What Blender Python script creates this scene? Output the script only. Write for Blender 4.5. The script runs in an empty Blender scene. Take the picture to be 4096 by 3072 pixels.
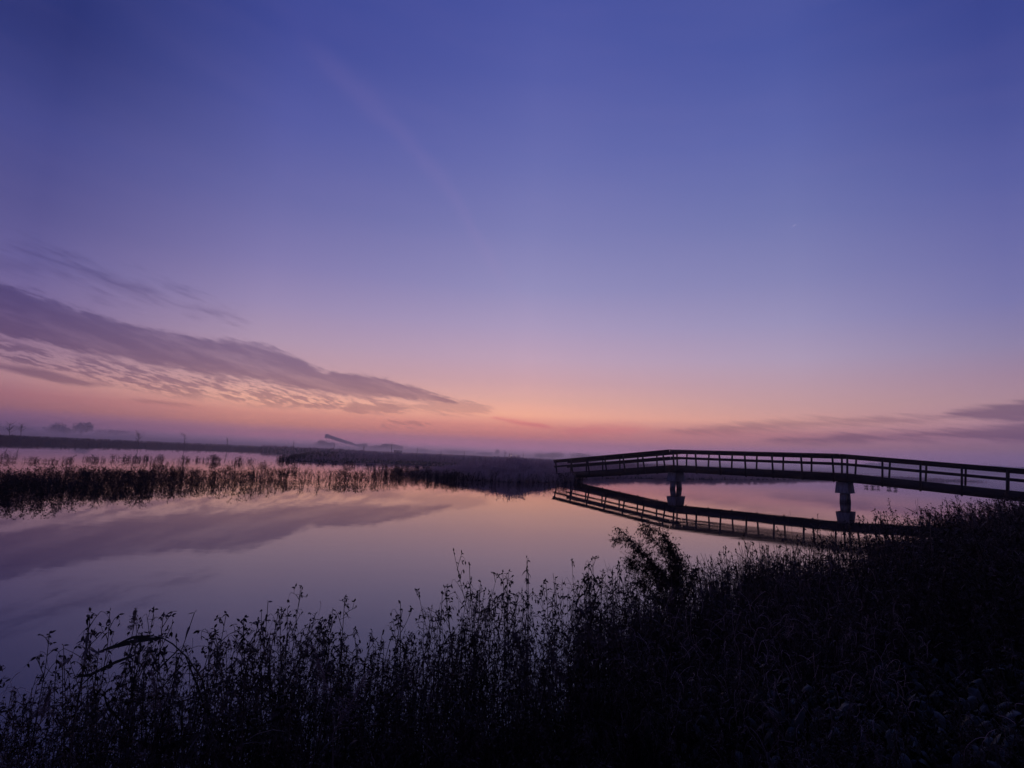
import bpy, math, random
import numpy as np
from math import radians as R
C = bpy.context.scene.collection
sc = bpy.context.scene
rng = np.random.default_rng(7)
random.seed(7)

# ------------------------------------------------------------------ camera
F, PITCH, ROLL, H = 2118.9, 0.1354, 0.0446, 2.0        # photo width 4096
cam = bpy.data.cameras.new('camera'); cam.sensor_width = 36; cam.lens = 36*F/4096
cam.clip_end = 20000; cam.clip_start = 0.05
co = bpy.data.objects.new('camera', cam); C.objects.link(co); sc.camera = co
cp, sp_, cr, sr = math.cos(PITCH), math.sin(PITCH), math.cos(ROLL), math.sin(ROLL)
FW = np.array([0, cp, sp_]); UP0 = np.array([0, -sp_, cp]); RT0 = np.array([1., 0, 0])
RT = RT0*cr + UP0*sr
UP = -RT0*sr + UP0*cr
# image x axis of the picture drops to the right: undo for a horizon that falls to the right
from mathutils import Matrix, Vector
def ray(px, py):
    X, Y = px-2048, py-1536
    x = X*cr + Y*sr; y = -X*sr + Y*cr
    d = RT0*x/F - UP0*y/F + FW
    return d/np.linalg.norm(d)
# camera axes: right = direction of +px, up = -py
rt = ray(2049, 1536)-ray(2047, 1536); rt /= np.linalg.norm(rt)
up = ray(2048, 1535)-ray(2048, 1537); up /= np.linalg.norm(up)
M = Matrix(((rt[0], up[0], -FW[0], 0), (rt[1], up[1], -FW[1], 0), (rt[2], up[2], -FW[2], H), (0, 0, 0, 1)))
co.matrix_world = M
def at(px, py, z=0.0):
    d = ray(px, py); t = (z-H)/d[2]; return np.array([d[0]*t, d[1]*t, z])
def horizon(px):
    return 1824.8 + (px-2048)*0.0446
def bear(px, dist, z=0.0):
    """ground point below the horizon pixel px at distance dist"""
    d = ray(px, horizon(px)); h = np.hypot(d[0], d[1]); return np.array([d[0]/h*dist, d[1]/h*dist, z])
def azel(px, py):
    d = ray(px, py); return math.degrees(math.atan2(d[0], d[1])), math.degrees(math.asin(d[2]))

# ------------------------------------------------------------------ materials
def lin(c):
    return tuple(((v/255)/12.92 if v/255 <= .04045 else ((v/255+.055)/1.055)**2.4) for v in c)
def newmat(name):
    m = bpy.data.materials.new(name); m.use_nodes = True
    nt = m.node_tree; b = nt.nodes['Principled BSDF']; return m, nt, b
def L(nt, a, b): nt.links.new(a, b)
def mat_noise(name, c1, c2, scale=5, rough=.8, spec=.3, bump=0.0, detail=6, stretch=(1, 1, 1)):
    m, nt, b = newmat(name)
    tc = nt.nodes.new('ShaderNodeTexCoord'); mp = nt.nodes.new('ShaderNodeMapping'); mp.inputs['Scale'].default_value = stretch
    n = nt.nodes.new('ShaderNodeTexNoise'); n.inputs['Scale'].default_value = scale; n.inputs['Detail'].default_value = detail
    r = nt.nodes.new('ShaderNodeValToRGB'); r.color_ramp.elements[0].position = .3; r.color_ramp.elements[1].position = .7
    r.color_ramp.elements[0].color = (*c1, 1); r.color_ramp.elements[1].color = (*c2, 1)
    L(nt, tc.outputs['Object'], mp.inputs[0]); L(nt, mp.outputs[0], n.inputs['Vector']); L(nt, n.outputs[0], r.inputs[0]); L(nt, r.outputs[0], b.inputs['Base Color'])
    b.inputs['Roughness'].default_value = rough; b.inputs['Specular IOR Level'].default_value = spec
    if bump:
        bp = nt.nodes.new('ShaderNodeBump'); bp.inputs['Strength'].default_value = bump; bp.inputs['Distance'].default_value = .02
        L(nt, n.outputs[0], bp.inputs['Height']); L(nt, bp.outputs[0], b.inputs['Normal'])
    return m
def mat_plant(name, c1, c2, frost=(.35, .35, .38), fr=.25, rough=.7, spec=.25):
    """dead vegetation: colour varies from plant to plant, hoar frost on parts that face up"""
    m, nt, b = newmat(name)
    a = nt.nodes.new('ShaderNodeAttribute'); a.attribute_name = 'tint'
    mx = nt.nodes.new('ShaderNodeMixRGB'); mx.inputs[1].default_value = (*c1, 1); mx.inputs[2].default_value = (*c2, 1)
    L(nt, a.outputs['Fac'], mx.inputs[0])
    g = nt.nodes.new('ShaderNodeNewGeometry'); n = nt.nodes.new('ShaderNodeTexNoise'); n.inputs['Scale'].default_value = 9; n.inputs['Detail'].default_value = 3
    L(nt, g.outputs['Position'], n.inputs['Vector'])
    mr = nt.nodes.new('ShaderNodeMapRange'); mr.inputs[1].default_value = .45; mr.inputs[2].default_value = .75; mr.inputs[4].default_value = fr
    L(nt, n.outputs[0], mr.inputs[0])
    m2 = nt.nodes.new('ShaderNodeMixRGB'); m2.inputs[2].default_value = (*frost, 1)
    L(nt, mr.outputs[0], m2.inputs[0]); L(nt, mx.outputs[0], m2.inputs[1]); L(nt, m2.outputs[0], b.inputs['Base Color'])
    b.inputs['Roughness'].default_value = rough; b.inputs['Specular IOR Level'].default_value = spec
    return m
M_WEED = mat_plant('dead_weed', (.010, .007, .006), (.045, .030, .026), (.36, .27, .25), .42)
M_LEAF = mat_plant('green_leaf', (.006, .009, .005), (.022, .026, .012), (.22, .22, .22), .07, .38, .5)
M_STRAND = mat_plant('pale_dry_grass', (.10, .07, .065), (.55, .41, .40), (.65, .55, .58), .4, .6, .4)
M_MARSH = mat_plant('marsh_weed', (.012, .010, .010), (.035, .027, .025), (.1, .09, .1), .1)
M_REED = mat_plant('frosted_reed', (.42, .28, .28), (.8, .6, .6), (.92, .85, .87), .85)
def translucent(mt, f, col):
    nt = mt.node_tree; b = nt.nodes['Principled BSDF']; t = nt.nodes.new('ShaderNodeBsdfTranslucent'); x = nt.nodes.new('ShaderNodeMixShader'); x.inputs[0].default_value = f
    src = b.inputs['Base Color'].links[0].from_socket; L(nt, src, t.inputs[0]); L(nt, b.outputs[0], x.inputs[1]); L(nt, t.outputs[0], x.inputs[2]); L(nt, x.outputs[0], nt.nodes['Material Output'].inputs[0])
translucent(M_REED, .6, None)
M_SHRUB = mat_plant('willow_leaf', (.02, .016, .012), (.06, .04, .03), (.2, .15, .15), .15)
M_PLUME = mat_plant('reed_plume', (.14, .10, .10), (.3, .22, .22), (.4, .34, .36), .4)
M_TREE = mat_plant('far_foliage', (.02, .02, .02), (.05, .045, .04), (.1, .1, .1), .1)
M_MIST_TREE = mat_plant('haze_paled_foliage', (.14, .13, .14), (.3, .28, .3), (.5, .48, .52), .4)  # far foliage made paler: fading into the haze is put into its colour
M_BARK = mat_noise('bark', (.03, .025, .02), (.06, .05, .045), 12)
M_WOOD = mat_noise('bridge_timber', (.030, .026, .028), (.06, .052, .055), 3, .75, .3, .3, 8, (1, 1, 6))
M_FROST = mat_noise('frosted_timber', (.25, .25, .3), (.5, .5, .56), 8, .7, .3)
M_CONC = mat_noise('concrete', (.27, .27, .29), (.46, .46, .49), 2.2, .85, .3, .25, 9, (1, 1, .35))
def stain(mt, lo, hi):
    nt = mt.node_tree; b = nt.nodes['Principled BSDF']; src = b.inputs['Base Color'].links[0].from_socket
    g = nt.nodes.new('ShaderNodeNewGeometry'); sp = nt.nodes.new('ShaderNodeSeparateXYZ'); L(nt, g.outputs['Position'], sp.inputs[0]); n = nt.nodes.new('ShaderNodeTexNoise'); n.inputs['Scale'].default_value = 6; mp = nt.nodes.new('ShaderNodeMapping'); mp.inputs['Scale'].default_value = (2, 2, .3); L(nt, g.outputs['Position'], mp.inputs[0]); L(nt, mp.outputs[0], n.inputs[0])
    a = nt.nodes.new('ShaderNodeMath'); a.operation = 'MULTIPLY_ADD'; a.inputs[1].default_value = -.35; L(nt, n.outputs[0], a.inputs[0]); L(nt, sp.outputs[2], a.inputs[2])
    r_ = nt.nodes.new('ShaderNodeMapRange'); r_.inputs[1].default_value = lo; r_.inputs[2].default_value = hi; r_.inputs[3].default_value = .8; r_.inputs[4].default_value = 0; L(nt, a.outputs[0], r_.inputs[0])
    r2 = nt.nodes.new('ShaderNodeMapRange'); r2.inputs[1].default_value = .5; r2.inputs[2].default_value = .7; r2.inputs[4].default_value = .45; L(nt, n.outputs[0], r2.inputs[0])
    mx = nt.nodes.new('ShaderNodeMath'); mx.operation = 'MAXIMUM'; L(nt, r_.outputs[0], mx.inputs[0]); L(nt, r2.outputs[0], mx.inputs[1])
    m_ = nt.nodes.new('ShaderNodeMixRGB'); m_.inputs[2].default_value = (.05, .05, .045, 1); L(nt, mx.outputs[0], m_.inputs[0]); L(nt, src, m_.inputs[1]); L(nt, m_.outputs[0], b.inputs['Base Color'])
stain(M_CONC, -.08, .12)
M_SOIL = mat_noise('soil', (.008, .007, .006), (.022, .019, .015), 1.5, .95, .1, .4)
M_HALL = mat_noise('hall_cladding', (.36, .38, .5), (.45, .47, .6), .1, .6)
M_STEEL = mat_noise('galvanised_steel', (.2, .2, .22), (.3, .3, .32), 2, .5)

# ------------------------------------------------------------------ object helpers
def tag(o, label=None, cat=None, group=None, kind=None):
    if label: o['label'] = label
    if cat: o['category'] = cat
    if group: o['group'] = group
    if kind: o['kind'] = kind
    return o
def empty(name, loc, rz=0):
    o = bpy.data.objects.new(name, None); C.objects.link(o); o.location = loc; o.rotation_euler[2] = rz; o.empty_display_size = .2; return o
def mesh_np(name, V, T, mat, parent=None, tint=None, smooth=False):
    V = np.asarray(V, np.float32).reshape(-1, 3); T = np.asarray(T, np.int32)
    k = T.shape[1]
    me = bpy.data.meshes.new(name)
    me.vertices.add(len(V)); me.vertices.foreach_set('co', V.ravel())
    me.loops.add(T.size); me.loops.foreach_set('vertex_index', T.ravel())
    me.polygons.add(len(T)); me.polygons.foreach_set('loop_start', np.arange(0, T.size, k, dtype=np.int32))
    me.polygons.foreach_set('loop_total', np.full(len(T), k, np.int32))
    if smooth: me.polygons.foreach_set('use_smooth', np.ones(len(T), bool))
    if tint is not None:
        a = me.attributes.new('tint', 'FLOAT', 'POINT'); a.data.foreach_set('value', np.asarray(tint, np.float32))
    me.update(calc_edges=True); me.materials.append(mat)
    o = bpy.data.objects.new(name, me); C.objects.link(o)
    if parent: o.parent = parent
    return o
class Geo:
    def __init__(s): s.v = []; s.f = []; s.n = 0
    def add(s, V, T):
        s.v.append(np.asarray(V, float)); s.f.append(np.asarray(T, int)+s.n); s.n += len(V)
    def tube(s, P, r0, r1, k=3):
        P = np.asarray(P, float); n = len(P); V = []
        t = np.gradient(P, axis=0); t /= np.linalg.norm(t, axis=1)[:, None]+1e-9
        a = np.array([.31, .95, .05]); 
        for i in range(n):
            u = np.cross(t[i], a); u /= np.linalg.norm(u)+1e-9; w = np.cross(t[i], u)
            r = r0+(r1-r0)*i/(n-1)
            for j in range(k):
                A = 2*math.pi*j/k; V.append(P[i]+(u*math.cos(A)+w*math.sin(A))*r)
        T = []
        for i in range(n-1):
            for j in range(k):
                a0, b0 = i*k+j, i*k+(j+1) % k
                T += [(a0, b0, b0+k), (a0, b0+k, a0+k)]
        s.add(V, T)
    def leaf(s, p, d, ln, w, bend=.3, nseg=2):
        """a curved pointed blade from p along d"""
        p = np.asarray(p, float); d = np.asarray(d, float); d = d/np.linalg.norm(d)
        sd = np.cross(d, [0, 0, 1.]); 
        if np.linalg.norm(sd) < .05: sd = np.array([1., 0, 0])
        sd /= np.linalg.norm(sd); q = rng.uniform(-1, 1); nn = np.cross(sd, d)
        sd = sd*math.cos(q)+nn*math.sin(q)
        V = [p]; T = []
        for i in range(1, nseg+1):
            t = i/(nseg+.0001+ (1)) 
            c = p+d*ln*t-np.array([0, 0, 1])*bend*ln*t*t
            wd = w*.5*math.sin(math.pi*min(1, t*.9+.12))
            V += [c+sd*wd, c-sd*wd]
        V.append(p+d*ln-np.array([0, 0, 1])*bend*ln)
        T.append((0, 1, 2))
        for i in range(nseg-1):
            a = 1+2*i; T += [(a, a+2, a+1), (a+1, a+2, a+3)]
        a = 1+2*(nseg-1); T.append((a, len(V)-1, a+1))
        s.add(V, T)
    def box(s, p0, p1, w, h):
        """box round the line p0-p1 with half vectors w, h"""
        p0, p1, w, h = [np.asarray(x, float) for x in (p0, p1, w, h)]
        V = [p0-w-h, p0+w-h, p0+w+h, p0-w+h, p1-w-h, p1+w-h, p1+w+h, p1-w+h]
        Q = [(0, 1, 2, 3), (7, 6, 5, 4), (0, 4, 5, 1), (1, 5, 6, 2), (2, 6, 7, 3), (3, 7, 4, 0)]
        T = []
        for q in Q: T += [(q[0], q[1], q[2]), (q[0], q[2], q[3])]
        s.add(V, T)
    def arr(s): return np.concatenate(s.v), np.concatenate(s.f)
    def obj(s, name, mat, parent=None, tint=True):
        V, T = s.arr()
        return mesh_np(name, V, T, mat, parent, rng.uniform(0, 1, len(V)) if tint else None)
def scatter(protos, P, S, hz=None, tilt=.12):
    """many copies of prototype arrays as one big mesh: returns V, T, tint"""
    P = np.asarray(P, float); N = len(P); S = np.broadcast_to(S, N).astype(float)
    hz = S if hz is None else np.broadcast_to(hz, N).astype(float)
    idx = rng.integers(0, len(protos), N); Vs, Ts, Cs = [], [], []; off = 0
    for k, (V, T) in enumerate(protos):
        m = np.where(idx == k)[0]
        if not len(m): continue
        a = rng.uniform(0, 2*math.pi, len(m)); c, s_ = np.cos(a)[:, None], np.sin(a)[:, None]
        x, y, z = V[:, 0][None], V[:, 1][None], V[:, 2][None]
        tx = rng.normal(0, tilt, len(m))[:, None]; ty = rng.normal(0, tilt, len(m))[:, None]
        sx = S[m][:, None]; sz = hz[m][:, None]
        X = (c*x-s_*y)*sx+tx*z*sz; Y = (s_*x+c*y)*sx+ty*z*sz; Z = z*sz
        W = np.stack([X+P[m, 0][:, None], Y+P[m, 1][:, None], Z+P[m, 2][:, None]], -1)
        nv = len(V)
        Ts.append((T[None]+(np.arange(len(m))*nv)[:, None, None]+off).reshape(-1, 3)); off += nv*len(m)
        Vs.append(W.reshape(-1, 3)); Cs.append(np.clip(rng.normal(.5, .28, len(m))[:, None]+rng.normal(0, .1, (len(m), nv)), 0, 1).ravel())
    return np.concatenate(Vs), np.concatenate(Ts), np.concatenate(Cs)
def scat_obj(name, mat, protos, P, S, hz=None, tilt=.12, parent=None):
    V, T, c = scatter(protos, P, S, hz, tilt); return mesh_np(name, V, T, mat, parent, c)

# ------------------------------------------------------------------ terrain
def pix(l): return [tuple(at(x, y)[:2]) for x, y in l]
near_bank = [(-30, -3), (-9, .9), (-5, 2.2), (-3, 2.75), (-1, 3.35), (1.2, 4.3), (3, 5.5), (5, 7.3), (8, 10.5), (12, 14.2), (17, 18.5), (23, 22.5), (29, 25.2), (40, 27), (90, 20), (200, -60), (200, -200), (-200, -200), (-200, -20)]
far_land = pix([(-600, 1742), (-250, 1759), (0, 1771), (300, 1779), (600, 1787), (900, 1797), (1080, 1806), (1230, 1815), (1120, 1838), (1200, 1847), (1350, 1850), (1550, 1852), (1700, 1860), (1790, 1871), (1700, 1885), (1620, 1900), (1750, 1914), (1900, 1924), (2050, 1930), (2180, 1931), (2270, 1925), (2350, 1917), (2500, 1914), (2700, 1917), (2900, 1920), (3100, 1921), (3300, 1922), (3500, 1923), (3700, 1925), (3850, 1927), (3945, 1929), (3900, 1925), (3760, 1920), (3600, 1914), (3480, 1908)])
far_land += [tuple(bear(3400, 900)[:2]), tuple(bear(3800, 800)[:2]), tuple(bear(4400, 700)[:2]), (5200, 900), (9000, 9000), (-9000, 9000), (-9000, 300)]
def polydist(poly, X, Y):
    """signed distance, positive inside"""
    P = np.array(poly); Q = np.roll(P, -1, 0); D = np.full(X.shape, 1e9); ins = np.zeros(X.shape, bool)
    for (x0, y0), (x1, y1) in zip(P, Q):
        dx, dy = x1-x0, y1-y0; t = np.clip(((X-x0)*dx+(Y-y0)*dy)/(dx*dx+dy*dy+1e-12), 0, 1)
        D = np.minimum(D, np.hypot(X-x0-t*dx, Y-y0-t*dy))
        c = ((y0 > Y) != (y1 > Y)); xi = x0+(Y-y0)/(dy if dy else 1e-9)*dx
        ins ^= c & (X < xi)
    return np.where(ins, D, -D)
def sm(x, a, b):
    t = np.clip((x-a)/(b-a), 0, 1); return t*t*(3-2*t)
def wob(X, Y, s): return np.sin(X*s+1.3*np.sin(Y*s*.7))*np.cos(Y*s*1.1+1.7*np.sin(X*s*.6+.5))
def ground(X, Y):
    X = np.asarray(X, float); Y = np.asarray(Y, float)
    n = polydist(near_bank, X, Y); f = polydist(far_land, X, Y); r = np.hypot(X, Y)
    hn = -.6+.62*sm(n, -1.5, .05)+.33*sm(n, 0, 1.6)+.35*sm(n, 1.5, 5)+.35*sm(n, 3, 9)*sm(X, 2, 9)+.05*wob(X, Y, 1.7)
    hf = -.6+.62*sm(f, -3, .3)+.25*sm(f, 0, 8)+.08*wob(X, Y, .25)*sm(f, 0, 10)
    # old dike along the left shore
    hf = hf+.75*sm(f, 2, 14)*(1-sm(f, 25, 60))*sm(-X, 35, 65)
    return np.maximum(hn, hf)
def build_ground():
    rs = np.concatenate([[0], np.geomspace(.6, 12, 70), np.geomspace(12.6, 400, 150), np.geomspace(410, 2000, 30)])
    azs = np.concatenate([np.linspace(-60, 60, 361), np.linspace(62, 298, 60)]); na = len(azs)
    A, RR = np.meshgrid(np.radians(azs), rs[1:]); X, Y = RR*np.sin(A), RR*np.cos(A)
    Z = ground(X, Y); V = np.stack([X, Y, Z], -1).reshape(-1, 3); nr = len(rs)-1
    V = np.vstack([V, [[0, 0, float(ground(0, 0))]]])
    i, j = np.meshgrid(np.arange(nr-1), np.arange(na), indexing='ij'); a = i*na+j; b = i*na+(j+1) % na
    T = np.concatenate([np.stack([a, b, b+na], -1).reshape(-1, 3), np.stack([a, b+na, a+na], -1).reshape(-1, 3),
                        np.array([(nr*na, (q+1) % na, q) for q in range(na)])])
    T = T[:, ::-1]
    o = mesh_np('ground', V, T, M_SOIL, smooth=True); tag(o, 'dark marshy soil of the banks and fields', 'ground', kind='structure')
build_ground()
# water
def build_water():
    m, nt, b = newmat('still_water')
    b.inputs['Base Color'].default_value = (.018, .015, .022, 1); b.inputs['IOR'].default_value = 1.95
    g = nt.nodes.new('ShaderNodeNewGeometry'); mp = nt.nodes.new('ShaderNodeMapping'); mp.inputs['Scale'].default_value = (.35, 1.3, 1); mp.inputs['Rotation'].default_value = (0, 0, .25)
    L(nt, g.outputs['Position'], mp.inputs[0])
    n = nt.nodes.new('ShaderNodeTexNoise'); n.inputs['Scale'].default_value = 2.2; n.inputs['Detail'].default_value = 4; L(nt, mp.outputs[0], n.inputs['Vector'])
    n2 = nt.nodes.new('ShaderNodeTexNoise'); n2.inputs['Scale'].default_value = .22; n2.inputs['Detail'].default_value = 3; L(nt, mp.outputs[0], n2.inputs['Vector'])
    mr = nt.nodes.new('ShaderNodeMapRange'); mr.inputs[1].default_value = .5; mr.inputs[2].default_value = .72; mr.inputs[3].default_value = .004; mr.inputs[4].default_value = .05
    L(nt, n2.outputs[0], mr.inputs[0]); pc = at(3420, 2195)
    vd = nt.nodes.new('ShaderNodeVectorMath'); vd.operation = 'SUBTRACT'; vd.inputs[1].default_value = (pc[0], pc[1], 0); L(nt, g.outputs['Position'], vd.inputs[0])
    vl = nt.nodes.new('ShaderNodeVectorMath'); vl.operation = 'LENGTH'; L(nt, vd.outputs[0], vl.inputs[0])
    pm = nt.nodes.new('ShaderNodeMapRange'); pm.interpolation_type = 'SMOOTHSTEP'; pm.inputs[1].default_value = 7.2; pm.inputs[2].default_value = 1.5; pm.inputs[4].default_value = .038; L(nt, vl.outputs['Value'], pm.inputs[0])
    ad = nt.nodes.new('ShaderNodeMath'); L(nt, mr.outputs[0], ad.inputs[0]); L(nt, pm.outputs[0], ad.inputs[1]); L(nt, ad.outputs[0], b.inputs['Roughness'])
    bp = nt.nodes.new('ShaderNodeBump'); bp.inputs['Strength'].default_value = .03; bp.inputs['Distance'].default_value = .02
    L(nt, n.outputs[0], bp.inputs['Height']); L(nt, bp.outputs[0], b.inputs['Normal'])
    s = 1990
    o = mesh_np('water', [(-s, -s, 0), (s, -s, 0), (s, s, 0), (-s, s, 0)], [(0, 1, 2, 3)], m); tag(o, 'still water mirroring the dusk sky', 'water', kind='structure')
build_water()

# ------------------------------------------------------------------ footbridge
def build_bridge():
    K = np.array([12.777, 42.449, 0]); al = .7785; Wd, Ls, e = 2.1345, 11.80, .365
    D = np.array([math.cos(al), -math.sin(al), 0]); N = np.array([math.sin(al), math.cos(al), 0]); Z = np.array([0, 0, 1.])
    zr, zb, zd = 3.085, 1.335, 1.825; sl = [.1062, 0.0, -.0648]
    root = empty('footbridge', K); tag(root, 'dark timber footbridge with slatted railings on concrete piers spanning the water', 'bridge')
    def G(): return Geo()
    def loc(t, n, z): return D*t+N*n+Z*z                       # local to K
    lean = .175; s = (Ls-2*e)/6
    for k in range(3):
        t0, t1 = (k-1)*Ls, k*Ls
        if k == 0: base = lambda t: sl[0]*t
        elif k == 1: base = lambda t: 0.0
        else: base = lambda t: sl[2]*(t-Ls)
        sv = sl[k]; tu = np.array([D[0], D[1], sv]); tu /= np.linalg.norm(tu); nu = np.cross(tu, np.cross(Z, tu)); nu /= np.linalg.norm(nu)
        if nu[2] < 0: nu = -nu
        g0 = .025 if k else 0; g1 = .025 if k < 2 else 0
        g = G(); g.box(loc(t0, Wd/2, zd-.06+base(t0)), loc(t1-.004, Wd/2, zd-.06+base(t1)), N*(Wd/2-.33), nu*.05); 
        nb = int(Ls/.15)
        for q in range(nb):                                    # deck boards
            tt = t0+.02+(q+.5)*(Ls-.04)/nb; g.box(loc(tt-.066, Wd/2, zd+.012+base(tt-.066)), loc(tt+.066, Wd/2, zd+.012+base(tt+.066)), N*(Wd/2-.30), nu*.02)
        g.obj('deck', M_WOOD, root)
        for side in (0, 1):
            sg = -1 if side == 0 else 1                        # outward
            nn = (0.21 if side == 0 else Wd-.21)               # beam line
            g = G(); a = loc(t0-(0 if k else .15), nn, (zb+zd)/2-.01+base(t0)); b = loc(t1+(0 if k < 2 else .2)-.003, nn, (zb+zd)/2-.01+base(t1))
            g.box(a, b, N*.075, nu*(zd-zb)/2*.97); g.obj('side_beam', M_WOOD, root)
            out = N*sg*lean
            def rail(zc, hh, name, over=.12, th=.028, inn=.05):
                g = G(); off = (zc-zd)*lean*sg
                pa = loc(t0+g0-(over if k == 0 else 0), nn+off+sg*(.04-inn), zc+base(t0)); pb = loc(t1-g1+(over if k == 2 else 0), nn+off+sg*(.04-inn), zc+base(t1))
                hv = (nu+out); hv /= np.linalg.norm(hv)
                g.box(pa, pb, N*th, hv*hh); return g.obj(name, M_WOOD, root)
            rail(zr-.165, .12, 'top_rail'); rail(zr-.635, .085, 'middle_rail')
            g = G(); off = (zr-zd)*lean*sg
            g.box(loc(t0+g0-(.16 if k == 0 else 0), nn+off, zr-.022+base(t0)), loc(t1-g1+(.16 if k == 2 else 0), nn+off, zr-.022+base(t1)), N*.085, nu*.02)
            cap = g.obj('handrail', M_WOOD, root)
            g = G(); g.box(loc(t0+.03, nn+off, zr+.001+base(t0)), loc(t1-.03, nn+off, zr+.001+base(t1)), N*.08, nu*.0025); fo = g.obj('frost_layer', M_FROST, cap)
            for j in range(7):
                t = t0+e+s*j; g = G(); pb = loc(t, nn+sg*.13, zb-.05+base(t))
                hv = nu*(zr-.05-zb)+N*sg*lean*(zr-zb-.05); foot = nu*.5
                # the post stands outside the beam and leans outward above it
                g.box(pb, pb+nu*(zr-.06-zb)+N*sg*(lean*(zr-zb)-.09)*1.0, N*.045, tu*.05)
                g.obj('post', M_WOOD, root)
    # piers
    for kt in (0, Ls):
        pr = empty('pier', (0, 0, 0)); pr.parent = root; pr.location = loc(kt, Wd/2, 0)
        g = G(); top, bot = zb-.03, zb-.75                     # trapezoid head, wider at the foot
        V = []
        for z, a, b in ((bot, .40, .82), (top, .33, .72)):
            for x, y in ((-1, -1), (1, -1), (1, 1), (-1, 1)): V.append(D*a*x+N*b*y+Z*z)
        # bevelled foot edge
        Q = [(3, 2, 1, 0), (4, 5, 6, 7), (0, 1, 5, 4), (1, 2, 6, 5), (2, 3, 7, 6), (3, 0, 4, 7)]; T = []
        for q in Q: T += [(q[0], q[1], q[2]), (q[0], q[2], q[3])]
        g.add(V, T); o = g.obj('pier_cap', M_CONC, pr)
        bv = o.modifiers.new('bevel', 'BEVEL'); bv.width = .03; bv.segments = 2; bv.limit_method = 'ANGLE'
        g = G(); g.box(Z*(top-.004), Z*(top+.09), D*.24, N*.66); g.obj('bearing_block', M_WOOD, pr)
        for sg in (-1, 1):
            g = G(); x0, x1 = .42, .57
            V = []
            for z, c, a in ((-.9, x1+.05, .17), (.02, x1, .17), (bot-.003, x0, .17)):
                for x, y in ((-1, -1), (1, -1), (1, 1), (-1, 1)): V.append(D*a*x+N*(sg*c+.17*y)+Z*z)
            T = []
            for b0 in (0, 4):
                for q in range(4):
                    a_, b_ = b0+q, b0+(q+1) % 4; T += [(a_, b_, b_+4), (a_, b_+4, a_+4)]
            T += [(8, 9, 10), (8, 10, 11)]
            g.add(V, T); o = g.obj('column', M_CONC, pr)
            bv = o.modifiers.new('bevel', 'BEVEL'); bv.width = .04; bv.segments = 2; bv.limit_method = 'ANGLE'
build_bridge()

# ------------------------------------------------------------------ plant prototypes (height 1)
def curve(p, d, ln, n, droop=0., jit=.05):
    P = [np.asarray(p, float)]; d = np.asarray(d, float); d = d/np.linalg.norm(d)
    for i in range(n):
        d = d+rng.normal(0, jit, 3)+np.array([0, 0, -droop]); d /= np.linalg.norm(d); P.append(P[-1]+d*ln/n)
    return P
def proto_weed(h=1.0, nb=9, seg=7, leafs=13, r=.0026, heads=True, hl=.0135):
    g = Geo(); st = curve((0, 0, 0), (rng.normal(0, .06), rng.normal(0, .06), 1), h, seg, 0, .045); g.tube(st, r*1.4, r*.6)
    st = np.array(st)
    def P(t):
        x = t*seg; i = min(int(x), seg-1); return st[i]+(st[i+1]-st[i])*(x-i)
    def head(p, d):
        for q in range(3): g.leaf(p, d+rng.normal(0, .35, 3), hl*rng.uniform(.9, 1.7), hl*.62, .1)
    for b in range(nb):
        t = .3+.68*(b+rng.uniform(0, .8))/nb; a = b*2.4+rng.uniform(-.6, .6); bl = h*rng.uniform(.12, .3)*(1.25-t)
        d = np.array([math.cos(a)*.55, math.sin(a)*.55, 1]); br = curve(P(t), d, bl, 4, rng.uniform(.0, .3), .09); g.tube(br, r*.8, r*.4)
        if rng.random() < .55: # hooked tip
            hk = curve(br[-1], (br[-1]-br[-2]), .04, 3, .9, .1); g.tube(hk, r*.4, r*.3); head(hk[-1], np.array([0, 0, -1.]))
        else: head(br[-1], br[-1]-br[-2])
        for q in range(2):
            i = rng.integers(1, 4); d2 = rng.normal(0, .6, 3)+np.array([0, 0, .5]); tw = curve(br[i], d2, bl*.4, 2, .1); g.tube(tw, r*.5, r*.35); head(tw[-1], tw[-1]-tw[-2])
    for q in range(leafs):
        t = rng.uniform(.12, .97); a = rng.uniform(0, 6.28); g.leaf(P(t), (math.cos(a), math.sin(a), rng.uniform(-.9, .4)), rng.uniform(.018, .05), rng.uniform(.006, .014), rng.uniform(.2, 1.))
    head(st[-1], st[-1]-st[-2])
    return g.arr()
def proto_tuft(n=22, w=.012, spread=.35, droop=.12, hmin=.5):
    g = Geo()
    for i in range(n):
        a = rng.uniform(0, 6.28); t = rng.uniform(0, spread); h = rng.uniform(hmin, 1)
        P = np.array(curve((math.cos(a)*.08, math.sin(a)*.08, 0), (math.cos(a)*t, math.sin(a)*t, 1), h, 4, droop*rng.uniform(0, 1.6), .05))
        sd = np.array([-math.sin(a+.6), math.cos(a+.6), 0])*w/2; V = []
        for k, p in enumerate(P[:-1]): q = (1-k/5.5); V += [p+sd*q, p-sd*q]
        V.append(P[-1]); T = []
        for k in range(3): b = 2*k; T += [(b, b+1, b+3), (b, b+3, b+2)]
        T.append((6, 7, 8)); g.add(V, T)
    return g.arr()
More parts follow.
